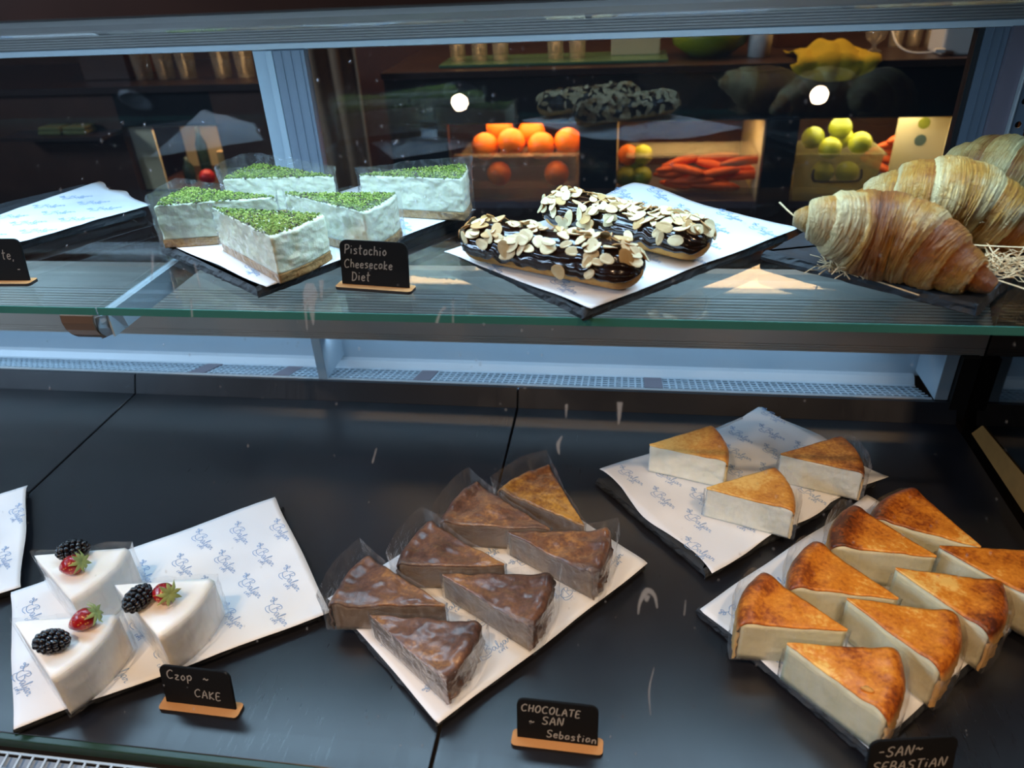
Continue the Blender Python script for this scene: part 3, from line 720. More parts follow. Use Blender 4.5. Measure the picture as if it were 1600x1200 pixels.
# ------------------------------------------------------------------ cake slices
def Hfun(h, R, rim, roundr, seed, wob=.0012, dome=0):
    def f(r, th):
        x_, y_ = r*cos(th), r*sin(th); z = h+wob*nz(x_*42+seed, y_*42, seed)+wob*.5*nz(x_*120, y_*120, seed)+dome*sin(min(1, r/R)*pi)
        if rim: z += rim*(1+(1.1*nz(th*9, seed, 2.)+.5*nz(th*26, seed, 5.) if rim > .0033 else 0))*math.exp(-((r-(R-(.008 if rim > .0033 else .014)))/(.006 if rim > .0033 else .008))**2)
        if r > R-roundr:
            q = (r-(R-roundr))/roundr; z -= roundr*(1-sqrt(max(0, 1-q*q)))
        return z
    return f
def wedge_solid(R, a, H, z0=0, nr=22, na=12, nzz=7, fn=.0006, seed=0, inset=0, dz=0, rw=0):
    """closed wedge: polar top, two cut faces, outer wall"""
    vs, fs, idx = [], [], {}
    a2 = a/2
    def vt(x, y, z): vs.append((x, y, z)); return len(vs)-1
    def RR(th): return (R-inset)*(1+rw*nz(th*14, seed, 3))
    T = {}
    for i in range(nr+1):
        for j in range(na+1):
            if i == 0 and j > 0: T[i, j] = T[0, 0]; continue
            th = -a2+a*j/na; r = RR(th)*i/nr; z = H(max(r, 0), th)-dz
            T[i, j] = vt(r*cos(th), r*sin(th), z)
    for i in range(nr):
        for j in range(na):
            if i == 0: fs.append((T[0, 0], T[1, j], T[1, j+1]))
            else: fs.append((T[i, j], T[i+1, j], T[i+1, j+1], T[i, j+1]))
    # boundary loop of the top
    loop = [T[i, 0] for i in range(nr+1)]+[T[nr, j] for j in range(1, na+1)]+[T[i, na] for i in range(nr-1, 0, -1)]
    nl = len(loop); rings = [loop]
    for k in range(1, nzz+1):
        ring = []
        for q, b in enumerate(loop):
            x, y, z = vs[b]; zz = z+(z0-z)*k/nzz
            n_ = (fn*nz(x*70+seed*3, y*70, zz*90)+fn*.7*nz(x*230+seed*3, y*230, zz*260)) if k < nzz else 0
            l = hypot(x, y) or 1; th = atan2(y, x)
            if q <= nr: dx, dy = sin(-a2)*-1*0-sin(a2)*0, 0; dx, dy = -sin(a2), -cos(a2)
            elif q < nr+na: dx, dy = cos(th), sin(th)
            else: dx, dy = -sin(a2), cos(a2)
            ring.append(vt(x+dx*n_, y+dy*n_, zz))
        rings.append(ring)
    for k in range(nzz):
        for q in range(nl): fs.append((rings[k][q], rings[k+1][q], rings[k+1][(q+1) % nl], rings[k][(q+1) % nl]))
    fs.append(tuple(rings[-1]))
    bm = bmesh.new(); me = mesh_from('w', vs, fs); bm.from_mesh(me); bmesh.ops.recalc_face_normals(bm, faces=bm.faces); bm.to_mesh(me); bm.free(); return me
def wedge_cap(R, a, H, zb, nr=34, na=22, nw=10, seed=0, wr=.0012, skirt=.0022, over=.0006):
    """thin browned skin over the top and down the outer wall"""
    vs, fs = [], []; a2 = a/2; rows = []
    for i in range(nr+1+nw):
        row = []
        for j in range(-1, na+2):
            th = -a2+a*min(max(j, 0), na)/na
            Ro = R*(1+.010*nz(th*12, seed, 3))
            if i <= nr: r = Ro*i/nr; z = H(min(r, R), th)
            else:
                q = (i-nr)/nw; zt = H(R, th); z = zt+(zb-zt)*q; r = Ro+wr*(nz(th*26+seed, z*160, seed)+.6*nz(th*60, z*60, seed+4))*(min(1, q*4))
            x, y = r*cos(th), r*sin(th)
            if j < 0 or j > na:      # skirt folding down over the cut
                sgn = -1 if j < 0 else 1
                nxv, nyv = (-sin(a2)*1, cos(a2)) if sgn > 0 else (-sin(a2), -cos(a2))
                if i <= nr: z -= skirt
                else: r2 = r-skirt; x, y = r2*cos(th), r2*sin(th)
                x += nxv*over; y += nyv*over
            else:
                if j in (0, na):
                    nxv, nyv = (-sin(a2), cos(a2)) if j else (-sin(a2), -cos(a2)); x += nxv*over; y += nyv*over
            row.append(len(vs)); vs.append((x, y, z))
        rows.append(row)
    for i in range(len(rows)-1):
        for j in range(len(rows[0])-1): fs.append((rows[i][j], rows[i+1][j], rows[i+1][j+1], rows[i][j+1]))
    return mesh_from('cap', vs, fs)
def film_mesh(R, a, h, extra, seed, off=.002, arc=True, over=.003, tipgap=.003, crk=1.0):
    """crinkled plastic sheet round the cut sides (and the outer arc), standing proud of the cake"""
    a2 = a/2; path = []; n1 = 40
    for i in range(n1): 
        r = (R+over)*(1-i/n1); path.append((r*cos(-a2)-off*sin(a2), r*sin(-a2)-off*cos(a2), -1, r/R))
    path.append((-tipgap, 0, 0, 0))
    for i in range(1, n1+1):
        r = (R+over)*i/n1; path.append((r*cos(a2)-off*sin(a2), r*sin(a2)+off*cos(a2), 1, r/R))
    if arc:
        for i in range(1, 14):
            th = a2-a*i/14; path.append(((R+over)*cos(th)+.001, (R+over)*sin(th), 2, 1))
        path.append(path[0])
    vs, fs = [], []; NZ = 14
    for q, (x, y, side, rr) in enumerate(path):
        l = hypot(x-R*.6, y) or 1; ox, oy = (x-R*.6)/l, y/l
        ex = extra(side, rr)+.0035*nz(x*45+seed, y*45, 2.)
        for k in range(NZ+1):
            z = .001+(h+ex)*k/NZ; wv = crk*(.0012*nz(x*60+seed, y*60, z*50)+.0007*nz(x*170, y*170, z*120+seed))
            wv = abs(wv)+(.0025*((z-h)/.01) if z > h else 0)*.6
            vs.append((x+ox*wv, y+oy*wv, z))
    W_ = NZ+1
    for q in range(len(path)-1):
        for k in range(NZ): fs.append((q*W_+k, (q+1)*W_+k, (q+1)*W_+k+1, q*W_+k+1))
    return mesh_from('film', vs, fs)
def place(T, Mid): return atan2(Mid[1]-T[1], Mid[0]-T[0])

# eight browned cheesecake slices
SSL = [((.221, .522), (.123, .521), (.150, .590), 'browned cheesecake slice at the left corner of its slate, pale cut side forward'),
 ((.163, .500), (.228, .427), (.263, .507), 'front browned cheesecake slice with a loose flake near its dark rim'),
 ((.279, .567), (.179, .570), (.213, .645), 'browned cheesecake slice second in the left-hand row'),
 ((.230, .562), (.287, .481), (.331, .556), 'browned cheesecake slice with a dark spot, behind the front one'),
 ((.334, .630), (.231, .635), (.268, .709), 'browned cheesecake slice third in the left-hand row, greenish gold top'),
 ((.288, .608), (.350, .531), (.388, .595), 'browned cheesecake slice with a large burnt dip on its rim'),
 ((.384, .649), (.288, .685), (.336, .750), 'rearmost browned cheesecake slice with a dark left rim'),
 ((.342, .645), (.418, .575), (.450, .640), 'browned cheesecake slice cut off by the right edge of the photo')]
for i, (T, A, B, lb) in enumerate(SSL):
    R = (hypot(A[0]-T[0], A[1]-T[1])+hypot(B[0]-T[0], B[1]-T[1]))/2+.002
    mid = ((A[0]+B[0])/2, (A[1]+B[1])/2); ang = radians(46)
    r = thing('cheesecake_slice', lb, 'cake slice', (T[0], T[1], ST+.0028), place(T, mid), 'browned cheesecake slices')
    H = Hfun(.0505, R, .003, .010, i*3.1+1, .0014)
    ob('filling', wedge_solid(R, ang, H, 0, seed=i+1, inset=.0035, dz=.0016), M['ss_fill'], r, True)
    ob('browned_crust', wedge_cap(R, ang, H, .0005, seed=i+1, wr=.0022), M['ss_top'], r, True)
    ob('plastic_film', film_mesh(R, ang, .045, lambda s, rr, i=i: (.004 if s != 2 else .008) if i in (0, 2, 4) else -.004, i*7.7), M['film'], r, True)
    if i == 1:
        bm = bmesh.new(); bmesh.ops.create_icosphere(bm, subdivisions=2, radius=.0042)
        for v in bm.verts: v.co = Vector((v.co.x*1.3, v.co.y*.7, v.co.z*.4))*(1+.5*nz(v.co.x*300, v.co.y*300, 1))+Vector((.072, -.020, .0525))
        ob('crust_flake', bm, M['choux'], r, True)
# chocolate slices
CCL = [((-.170, .528), (-.291, .516), (-.277, .590), 'brown chocolate slice at the left corner of its slate', 0),
 ((-.244, .508), (-.147, .434), (-.134, .512), 'front chocolate slice with a dark folded top', 0),
 ((-.117, .589), (-.233, .579), (-.222, .654), 'chocolate slice with a half golden top, second in the left row', 0),
 ((-.182, .570), (-.075, .507), (-.067, .581), 'chocolate slice with pale veins in the middle of the slate', 0),
 ((-.073, .652), (-.201, .652), (-.181, .730), 'chocolate slice third in the left row behind the half golden one', 0),
 ((-.120, .642), (-.016, .581), (-.007, .656), 'chocolate slice with a coppery top at the right corner of its slate', 0),
 ((-.034, .662), (-.139, .711), (-.093, .780), 'rearmost chocolate slice with a golden top', 1)]
for i, (T, A, B, lb, gold) in enumerate(CCL):
    R = (hypot(A[0]-T[0], A[1]-T[1])+hypot(B[0]-T[0], B[1]-T[1]))/2
    mid = ((A[0]+B[0])/2, (A[1]+B[1])/2); ang = radians(36.5)
    r = thing('chocolate_cake_slice', lb, 'cake slice', (T[0], T[1], ST+.0022), place(T, mid), 'chocolate cake slices in film')
    H = Hfun(.036, R, .0035, .004, i*5.3+2, .0030)
    ob('filling', wedge_solid(R, ang, H, 0, seed=i+11, inset=.0035, dz=.0018), M['cc_fill'], r, True)
    ob('glossy_crust', wedge_cap(R, ang, H, .0005, seed=i+11, wr=.0045), M['cc_top_gold'] if gold else M['cc_top'], r, True)
    def ex(s, rr, i=i):
        if s == 2: return .016
        return .003+.014*max(0, rr-.55)/.5
    ob('plastic_film', film_mesh(R, ang, .035, ex, i*4.1+50, over=.006), M['film'], r, True)
# pale cheesecake slices
KKL = [((.043, .815), (.137, .785), (.132, .868), 'pale cheesecake slice with a plain golden top at the left of the blue paper', 0),
 ((.109, .731), (.205, .697), (.199, .780), 'pale cheesecake slice nearest the front corner of its slate', 0),
 ((.207, .807), (.303, .776), (.292, .854), 'pale cheesecake slice with a dark brown top', 1)]
for i, (T, A, B, lb, dark) in enumerate(KKL):
    R = (hypot(A[0]-T[0], A[1]-T[1])+hypot(B[0]-T[0], B[1]-T[1]))/2
    mid = ((A[0]+B[0])/2, (A[1]+B[1])/2); ang = radians(47)
    r = thing('pale_cheesecake_slice', lb, 'cake slice', (T[0], T[1], ST+.0038), place(T, mid), 'pale cheesecake slices')
    H = Hfun(.044, R, .001, .007, i*2.3+5, .0008)
    ob('filling', wedge_solid(R, ang, H, 0, seed=i+21, inset=.0022, dz=.0012, fn=.0014, nr=44, nzz=16), M['kk_fill'], r, True)
    ob('golden_crust', wedge_cap(R, ang, H, .0005, seed=i+21, wr=.0014), M['kk_top_dark'] if dark else M['kk_top'], r, True)
    if i: ob('plastic_film', film_mesh(R, ang, .043, lambda s, rr: -.002 if s != 2 else .004, i*4.1+80, over=.004), M['film'], r, True)
# pistachio slices on the shelf
def crumbs(R, a, H, seed, n=2600):
    rg = random.Random(seed); vs, fs, mi = [], [], []
    for q in range(n):
        r = R*sqrt(rg.uniform(.0, .985)); th = rg.uniform(-a/2, a/2)*.985
        z = H(r, th)+rg.uniform(-.0004, .0019); s = rg.choice((.0007, .001, .0013, .0016, .0022)); x, y = r*cos(th), r*sin(th)
        e = Matrix.Rotation(rg.uniform(0, 6.3), 3, 'Z') @ Matrix.Rotation(rg.uniform(0, 3), 3, 'X'); b = len(vs)
        for c in ((1, 0, 0), (-1, 0, 0), (0, .8, 0), (0, -.8, 0), (0, 0, .7), (0, 0, -.7)):
            v = e @ (Vector(c)*s*rg.uniform(.7, 1.2)); vs.append((x+v.x, y+v.y, z+v.z))
        k = rg.choice((0, 0, 0, 1, 1, 2, 2, 3))
        for f_ in ((0, 2, 4), (2, 1, 4), (1, 3, 4), (3, 0, 4), (2, 0, 5), (1, 2, 5), (3, 1, 5), (0, 3, 5)):
            fs.append(tuple(b+t_ for t_ in f_)); mi.append(k)
    me = mesh_from('crumbs', vs, fs)
    for k in range(4): me.materials.append(M['nut%d' % k])
    me.polygons.foreach_set('material_index', mi); return me
PPL = [((-.447, .748), (-.325, .693), .138, 31, 'front pistachio cheesecake slice wrapped in crinkled film'),
 ((-.390, .786), (-.521, .790), .134, 30, 'pistachio cheesecake slice at the left corner of its slate'),
 ((-.350, .868), (-.482, .895), .140, 30, 'rear left pistachio cheesecake slice'),
 ((-.384, .800), (-.266, .768), .132, 30, 'middle pistachio cheesecake slice behind its name card'),
 ((-.320, .874), (-.196, .886), .132, 30, 'rear right pistachio cheesecake slice')]
for i, (T, mid, R, dg, lb) in enumerate(PPL):
    ang = radians(dg); rz = place(T, mid)
    r = thing('pistachio_cheesecake_slice', lb, 'cake slice', (T[0], T[1], SZ+ST+.0018), rz, 'pistachio cheesecake slices')
    H0 = lambda r_, th: .0095
    H = Hfun(.0495, R, 0, .0015, i*2.9, .0007)
    ob('biscuit_base', wedge_solid(R+.0006, ang*1.01, H0, 0, seed=i+31, fn=.0026, nzz=6, nr=60, na=26), M['biscuit'], r, True)
    ob('filling', wedge_solid(R, ang, H, .0096, seed=i+31, fn=.0022, nzz=22, nr=60, na=26), M['pp_fill'], r, True)
    c = ob('pistachio_crumbs', crumbs(R-.001, ang, H, i), None, r); c['kind'] = 'stuff'
    def ex(s, rr, i=i): return (.004, .008, .012, .006, .009)[i]+.003*(s == 2)
    ob('plastic_film', film_mesh(R, ang, .049, ex, i*3.3+9, arc=(i != 0), over=.004, crk=(2.6 if i == 0 else 1.2)), M['film'], r, True)
# strawberry and blackberry slices
def berry_mesh():
    bm = bmesh.new(); rg = random.Random(5)
    for k in range(8):
        ph = pi*(k+.5)/8; nn = max(3, int(11.5*sin(ph)+.5))
        for j in range(nn):
            th = 2*pi*(j+.5*(k % 2))/nn+rg.uniform(-.08, .08); x, y, z = .0150*cos(ph), .0098*sin(ph)*cos(th), .0092*sin(ph)*sin(th)
            bmesh.ops.create_icosphere(bm, subdivisions=2, radius=rg.uniform(.0028, .0033), matrix=Matrix.Translation((x, y, z)))
    return bm
bme = bpy.data.meshes.new('blackberry'); b_ = berry_mesh(); b_.to_mesh(bme); b_.free(); bme.materials.append(M['bb'])
def straw_mesh():
    bm = bmesh.new(); bmesh.ops.create_uvsphere(bm, u_segments=24, v_segments=16, radius=1)
    for v in bm.verts:
        t_ = (v.co.z+1)/2; rr = .0098*(1-.45*(1-t_)**1.6); v.co = Vector((v.co.x*rr, v.co.y*rr, v.co.z*.0118)); v.co += v.co.normalized()*.0004*nz(v.co.x*400, v.co.y*400, v.co.z*400)
    return bm
sme = bpy.data.meshes.new('strawberry'); b_ = straw_mesh(); b_.to_mesh(sme); b_.free(); sme.materials.append(M['strawb'])
def calyx_mesh():
    vs, fs = [], []
    for k in range(9):
        a = 2*pi*k/9; L = .0125 if k % 2 else .0098; b = len(vs); c, s_ = cos(a), sin(a)
        for (d, wd, z) in ((.0, .0012, .0122), (.003, .0020, .0134), (.0070, .0017, .0126), (L, .0, .0070+.0035*(k % 3))):
            vs += [(d*c-wd*s_, d*s_+wd*c, z), (d*c, d*s_, z+.0006), (d*c+wd*s_, d*s_-wd*c, z)]
        for q in range(3):
            o = b+3*q; fs += [(o, o+1, o+4, o+3), (o+1, o+2, o+5, o+4)]
    return mesh_from('calyx', vs, fs)
cme = calyx_mesh(); cme.materials.append(M['leaf'])
WWL = [((-.642, .538), (-.5575, .522), 'rear left white cream slice, blackberry behind the strawberry', (-.5925, .541, 25), (-.579, .518, 5)),
 ((-.522, .505), (-.433, .486), 'white cream slice nearest the name card, blackberry left of the strawberry', (-.478, .4815, 80), (-.4555, .4905, -25)),
 ((-.597, .448), (-.4995, .4275), 'front white cream slice at the lower left of its paper', (-.5315, .4215, 10), (-.5175, .4485, 25))]
for i, (T, mid, lb, bbp, sbp) in enumerate(WWL):
    R = .104; ang = radians(46); rz = place(T, mid)
    r = thing('berry_cream_slice', lb, 'cake slice', (T[0], T[1], ST+.0028), rz, 'white cream slices with berries')
    H = Hfun(.0525, R, 0, .004, i*2.9, .0006)
    ob('cream_body', wedge_solid(R, ang, H, 0, seed=i+41, fn=.0006, nr=26, na=16, nzz=10), M['ww_fill'], r, True)
    b = ob('blackberry', bme, None, r, True); 
    def loc(p, z): d = Vector((p[0]-T[0], p[1]-T[1], 0)); d.rotate(Matrix.Rotation(-rz, 3, 'Z')); return (d.x, d.y, z)
    b.location = loc(bbp, .0625); b.rotation_euler = (0, 0, radians(bbp[2])-rz); b.scale = (1, 1, 1)
    s = ob('strawberry', sme, None, r, True); s.location = loc(sbp, .0630); s.scale = (1.22, 1.22, 1.22)
    dr_ = radians(sbp[2])-rz; s.rotation_euler = (0, radians(68), dr_)
    c = ob('leaf_crown', cme, None, s, True)
    ob('plastic_film', film_mesh(R, ang, .0515, lambda q, rr, i=i: .006 if i == 0 else .004, i*3.3+19, over=.004), M['film'], r, True)

# ------------------------------------------------------------------ eclairs with almond flakes
def eclair(P0, P1, rad, label, seed, nfl, bias, zc=.021):
    P0 = Vector(P0); P1 = Vector(P1); d = (P1-P0); L = d.length; rz = atan2(d.y, d.x); ctr = (P0+P1)/2
    root = thing('almond_eclair', label, 'eclair', (ctr.x, ctr.y, SZ+ST+.0016), rz, 'almond eclairs')
    def prof(u):  # half length -> radius
        x = abs(u)*L/2; e = L/2-x; return rad*(1-max(0, 1-e/(rad*1.15))**2.3)**.5 if e < rad*1.15 else rad
    def sec(u, ph, dr=0):
        r_ = max(prof(u), .0008)+dr; y = r_*cos(ph)*1.04; z = zc+r_*sin(ph)*.86
        return Vector((u*L/2, y, z))
    # pastry
    N, K = 60, 40
    def shell(f, a0, a1, close):
        vs, fs = [], []
        for i in range(N+1):
            u = -cos(pi*i/N)
            for k in range(K+1):
                ph = a0+(a1-a0)*k/K; v = f(u, ph); vs.append((v.x, v.y, max(v.z, 0.0003)))
        for i in range(N):
            for k in range(K): fs.append((i*(K+1)+k, i*(K+1)+k+1, (i+1)*(K+1)+k+1, (i+1)*(K+1)+k))
        return mesh_from('shell', vs, fs)
    ob('choux_bun', shell(lambda u, ph: sec(u, ph, .0004*nz(u*20, ph*5, seed)), -pi, pi, True), M['choux'], root, True)
    def glaze(u, ph):
        wob = nz(u*9, seed, 0)*.16
        rip = .0010*sin(ph*17+3*nz(u*3, ph*1.2, seed)+u*2)+.0010*nz(u*16+seed, ph*5, 2)
        t_ = abs(ph-pi/2)/(pi*.62)
        q = pi/2+(ph-pi/2)*(1+wob); return sec(u, q, .0018+rip-(.002 if t_ > .97 else 0))
    ob('chocolate_glaze', shell(glaze, pi/2-pi*.62, pi/2+pi*.62, False), M['choc'], root, True)
    rg = random.Random(seed)
    for q in range(nfl):
        ok = False
        u = max(-.97, min(.97, rg.uniform(-1, 1))); ph = pi/2+max(-1.7, min(1.7, rg.gauss(bias, .75)))
        e = 1e-3; p = sec(u, ph, .0030+rg.uniform(0, .0034)); du = sec(min(u+.02, .999), ph)-sec(u-.02, ph); dp = sec(u, ph+.02)-sec(u, ph-.02)
        n_ = du.cross(dp).normalized()
        if n_.dot(p-Vector((p.x, 0, zc))) < 0: n_ = -n_
        if p.z < .006: continue
        n_ = (n_+Vector((rg.gauss(0, .36), rg.gauss(0, .36), rg.gauss(0, .25)+.12))).normalized()
        fl = ob('almond_flake', FLAKE[rg.randrange(4)], None, root); fl.location = p
        qt = n_.to_track_quat('Z', 'Y'); fl.rotation_mode = 'QUATERNION'
        from mathutils import Quaternion
        fl.rotation_quaternion = qt @ Quaternion((0, 0, 1), rg.uniform(0, 6.28))
        s = rg.uniform(.68, 1.15); fl.scale = (s, s*rg.uniform(.85, 1.1), 1)
    return root
FLAKE = []
for k in range(4):
    L_, W_ = (.0084, .0052) if k != 1 else (.0074, .0058); n = 12; vs, fs = [], []
    for t_, zz in ((1., -.0004), (1., .0004), (.82, .0006)):
        for j in range(n):
            a = 2*pi*j/n; tp = 1+.22*cos(a)*(1 if k != 2 else .4)
            cz = .0009*(cos(a)**2)*(1 if k % 2 else -.8)
            vs.append((L_*cos(a)*t_, W_*sin(a)*t_/(tp**.9), zz+cz*t_))
    for q in range(2):
        for j in range(n): fs.append((q*n+j, q*n+(j+1) % n, (q+1)*n+(j+1) % n, (q+1)*n+j))
    fs += [tuple(range(n))[::-1], tuple(range(2*n, 3*n))]
    me = mesh_from('flake', vs, fs); me.materials.append(M['almond'])
    me.materials.append(M['almond_skin'])
    for p in list(me.polygons)[:n]: p.material_index = 1
    FLAKE.append(me)
eclair((-.163, .738, 0), (.018, .652, 0), .0235, 'front almond eclair with dark glaze showing between the flakes', 3, 135, .0)
eclair((-.087, .838, 0), (.083, .722, 0), .0225, 'rear almond eclair thickly covered in flakes', 8, 205, -.1)

# ------------------------------------------------------------------ croissants
def croissant(name, pts, rmax, label, mat, seed, nseg=9, flat=.86, twist=.9):
    """pts: spine from left tip to right tip (world)"""
    P = [Vector(p) for p in pts]; base = Vector((P[0].x/2+P[-1].x/2, P[0].y/2+P[-1].y/2, SZ+ST+.001))
    def spine(t_):
        n = len(P)-1; f_ = t_*n; i = min(int(f_), n-1); q = f_-i
        p0, p1, p2, p3 = P[max(i-1, 0)], P[i], P[i+1], P[min(i+2, n)]
        return .5*((2*p1)+(-p0+p2)*q+(2*p0-5*p1+4*p2-p3)*q*q+(-p0+3*p1-3*p2+p3)*q**3)
    NS, NA = 330, 84; vs, fs, bk, uvs = [], [], [], []
    bounds = [i/nseg for i in range(nseg+1)]
    rg = random.Random(seed); seg_b = [rg.uniform(-.15, .25) for _ in range(nseg+3)]
    if seed == 1: seg_b = [-.15, -.25, -.30, .30, .26, .0, .26, .20, .30, .1, .1]
    for i in range(NS+1):
        t_ = i/NS; c = spine(t_); d = (spine(min(1, t_+.01))-spine(max(0, t_-.01))).normalized()
        a = d.cross(Vector((0, 0, 1))).normalized(); b = a.cross(d).normalized()
        for k in range(NA):
            th = 2*pi*k/NA
            # the layer boundaries slant round the body
            ts = t_+.030*sin(th+seed)*(1-abs(2*t_-1))+.010*nz(th*1.2, t_*4, seed)
            ts = min(max(ts, 0), .9999)
            env = lambda x: (max(0, sin(pi*min(max(x, 0), 1)))**1.0)*(1-.06*abs(2*x-1))+.10*(1-abs(2*x-1)**2)
            cfrac = ts*nseg; si = int(cfrac); fr = cfrac-si
            left = (si+.5) < nseg/2
            # edge on the side facing the tip: a step
            q = fr if left else 1-fr
            mid = si/nseg+.5/nseg
            stepv = env(mid)*.45+env(ts)*.55
            bulge = .05*(sin(pi*min(1, q*1.1))**.7 if q < .9 else 0.0)-.02+.05*q
            edge = -.075*math.exp(-(q/.07)**2)
            rr = rmax*(stepv*(1+bulge+edge))+.0035
            rr *= 1+.020*nz(ts*50+seed, th*1.2, 1.)+.030*nz(ts*120, th*1.6, seed)+.02*nz(ts*260, th*2.2, seed)+.02*nz(c.x*60+cos(th), c.y*60+sin(th), seed)
            p = c+a*rr*cos(th)+b*rr*sin(th)*flat
            if p.z < SZ+ST+.001: p.z = SZ+ST+.001
            vs.append(p-base)
            upn = sin(th)
            bake = .42+seg_b[si]+.24*(q-.5)*1.6+.10*upn-.30*math.exp(-(q/.10)**2)-.22*max(0, -upn-.35)
            if abs(t_-.5) > .44: bake += .15
            bk.append(bake); uvs.append((t_, k/NA))
    for i in range(NS):
        for k in range(NA): fs.append((i*NA+k, i*NA+(k+1) % NA, (i+1)*NA+(k+1) % NA, (i+1)*NA+k))
    fs += [tuple(range(NA))[::-1], tuple(NS*NA+k for k in range(NA))]
    me = mesh_from('croissant', vs, fs)
    at = me.attributes.new('bake', 'FLOAT', 'POINT'); at.data.foreach_set('value', bk)
    uv = me.uv_layers.new(name='UVMap')
    for lp in me.loops:
        u_, v_ = uvs[lp.vertex_index]; uv.data[lp.index].uv = (u_, abs(v_*2-1))
    o = ob(name, me, mat, None, True); o.location = base
    bm = bmesh.new(); bm.from_mesh(me); bmesh.ops.recalc_face_normals(bm, faces=bm.faces); bm.to_mesh(me); bm.free()
    tag(o, label, 'croissant', 'croissants on the bare slate'); return o
croissant('croissant', [(.158, .716, .398), (.184, .712, .397), (.222, .713, .386), (.262, .700, .380), (.296, .676, .366), (.322, .656, .356)], .038, 'front croissant with a pale left end and deep golden middle', M['cro'], 1, 9)
croissant('croissant', [(.232, .835, .372), (.268, .815, .387), (.305, .800, .392), (.345, .790, .385), (.385, .770, .366), (.405, .752, .357)], .040, 'middle croissant lying behind the front one', M['cro'], 4, 8)
croissant('croissant', [(.345, .905, .395), (.368, .880, .398), (.392, .858, .396), (.420, .842, .386), (.455, .815, .368)], .040, 'rearmost croissant, dull and partly hidden by the right jamb', M['cro_dull'], 7, 7)
# straw: packed shreds, one countless tangle per clump
def straw(label, cx, cy, z, R, n, seed, long_=()):
    rg = random.Random(seed); bm = bmesh.new()
    for q in range(n):
        a = rg.uniform(0, 6.28); r = R*sqrt(rg.random()); x, y = cx+r*cos(a), cy+r*sin(a)*.7; L = rg.uniform(.02, .055); an = rg.uniform(0, 6.28); zz = z+abs(rg.gauss(0, .006))
        bend = rg.uniform(-1, 1)*L*.5; pts = []
        for k in range(7):
            t_ = k/6-.5; pts.append((x+cos(an)*L*t_-sin(an)*bend*(t_*t_*4-.5), y+sin(an)*L*t_+cos(an)*bend*(t_*t_*4-.5), max(z+.0005, zz+.004*sin(k*1.3+q))))
        tube(bm, pts, rg.uniform(.0004, .0009), 4, True, .5)
    for pts in long_: tube(bm, smooth3(pts), .0011, 6, True, .5)
    o = ob('straw_shreds', bm, M['straw']); tag(o, label, 'straw', None, 'stuff'); return o
def smooth3(p, k=4):
    p = [Vector(x) for x in p]; out = []
    for i in range(len(p)-1):
        p0, p1, p2, p3 = p[max(i-1, 0)], p[i], p[i+1], p[min(i+2, len(p)-1)]
        for j in range(k):
            q = j/k; out.append(.5*((2*p1)+(-p0+p2)*q+(2*p0-5*p1+4*p2-p3)*q*q+(-p0+3*p1-3*p2+p3)*q**3))
    out.append(p[-1]); return out
zt = SZ+ST+.001
straw('tangle of raffia straw between the croissants at the right', .372, .722, zt, .040, 130, 2,
      [[(.33, .70, zt+.002), (.355, .665, zt+.003), (.37, .64, zt+.002)], [(.31, .735, zt+.02), (.345, .722, zt+.022), (.385, .708, zt+.026)], [(.335, .745, .385), (.365, .755, .382), (.40, .750, .385)]])
straw('few raffia shreds poking out below the front croissant', .210, .712, zt, .018, 34, 5,
      [[(.212, .722, zt+.001), (.222, .700, zt+.001), (.243, .676, zt+.001), (.262, .655, zt+.001)],
       [(.205, .715, zt+.001), (.235, .712, zt+.003), (.262, .712, zt+.002)],
       [(.205, .735, .372), (.203, .722, .358), (.212, .705, zt+.001)]])
bm = bmesh.new(); tube(bm, [(.145, .725, .411), (.152, .721, .405), (.160, .716, .399)], [.0016, .0015, .0012], 6, True, .4)
tag(ob('straw_stalk', bm, M['straw']), 'single stiff straw stalk sticking out of the left croissant tip', 'straw')

# ------------------------------------------------------------------ name cards
def card(cx, cy, z0, deg, lines, label, w_=.074, h_=.0455, tilt=-10):
    r = thing('price_card', label, 'sign', (cx, cy, z0), radians(deg), 'black name cards on wooden feet')
    b = poly_prism([(x, y-.0085) for x, y in rrect(.084, .017, .004)], 0, .0032)
    for f_ in b.faces:
        if abs(f_.normal.z) < .5: f_.material_index = 1
    ob('wooden_foot', b, [M['mdf'], M['mdf_edge']], r)
    bd = poly_prism([(x, y) for x, y in rrect(w_, h_, .0075, 6, True)], -.0012, .0012, .0004)
    o = ob('black_board', bd, M['board'], r); o.location = (0, .001, .0032); o.rotation_euler = (radians(90+tilt), 0, 0)
    V, Fc = [], []
    rg = random.Random(len(label))
    for tx, x, y, h, rise in lines:
        write(tx, x, y, h, .00115, V, Fc, lambda a, b: (a, b, .00145), rng=rg, rise=rise)
    t_ = ob('chalk_lettering', mesh_from('chalk', V, Fc), M['chalk'], o)
    return r
card(-.249, .6795, SZ+.0002, -7, [('Pistachio', -.032, .0315, .0092, 0), ('Cheesecake', -.033, .0175, .0086, .01), ('Diet', -.026, .0045, .0092, .03)], 'black name card reading Pistachio Cheesecake Diet on the glass shelf')
card(-.679, .6785, SZ+.0002, 2, [('te,', .012, .024, .010, -.1), ('-', .026, .008, .008, 0)], 'black name card cut off by the left edge, on the glass shelf')
card(-.396, .4185, .0002, -1, [('Czop', -.030, .0305, .0105, -.02), ('~', .008, .029, .010, -.1), ('CAKE', -.004, .011, .0095, -.05)], 'black name card reading Crop Cake before the berry cakes')
card(-.045, .4185, .0002, -1, [('CHOCOLATE', -.033, .0325, .0080, -.02), ('SAN', -.014, .0195, .0090, .0), ('~', -.026, .0165, .008, 0), ('Sebastian', -.010, .0045, .0085, -.03)], 'black name card reading Chocolate San Sebastian')
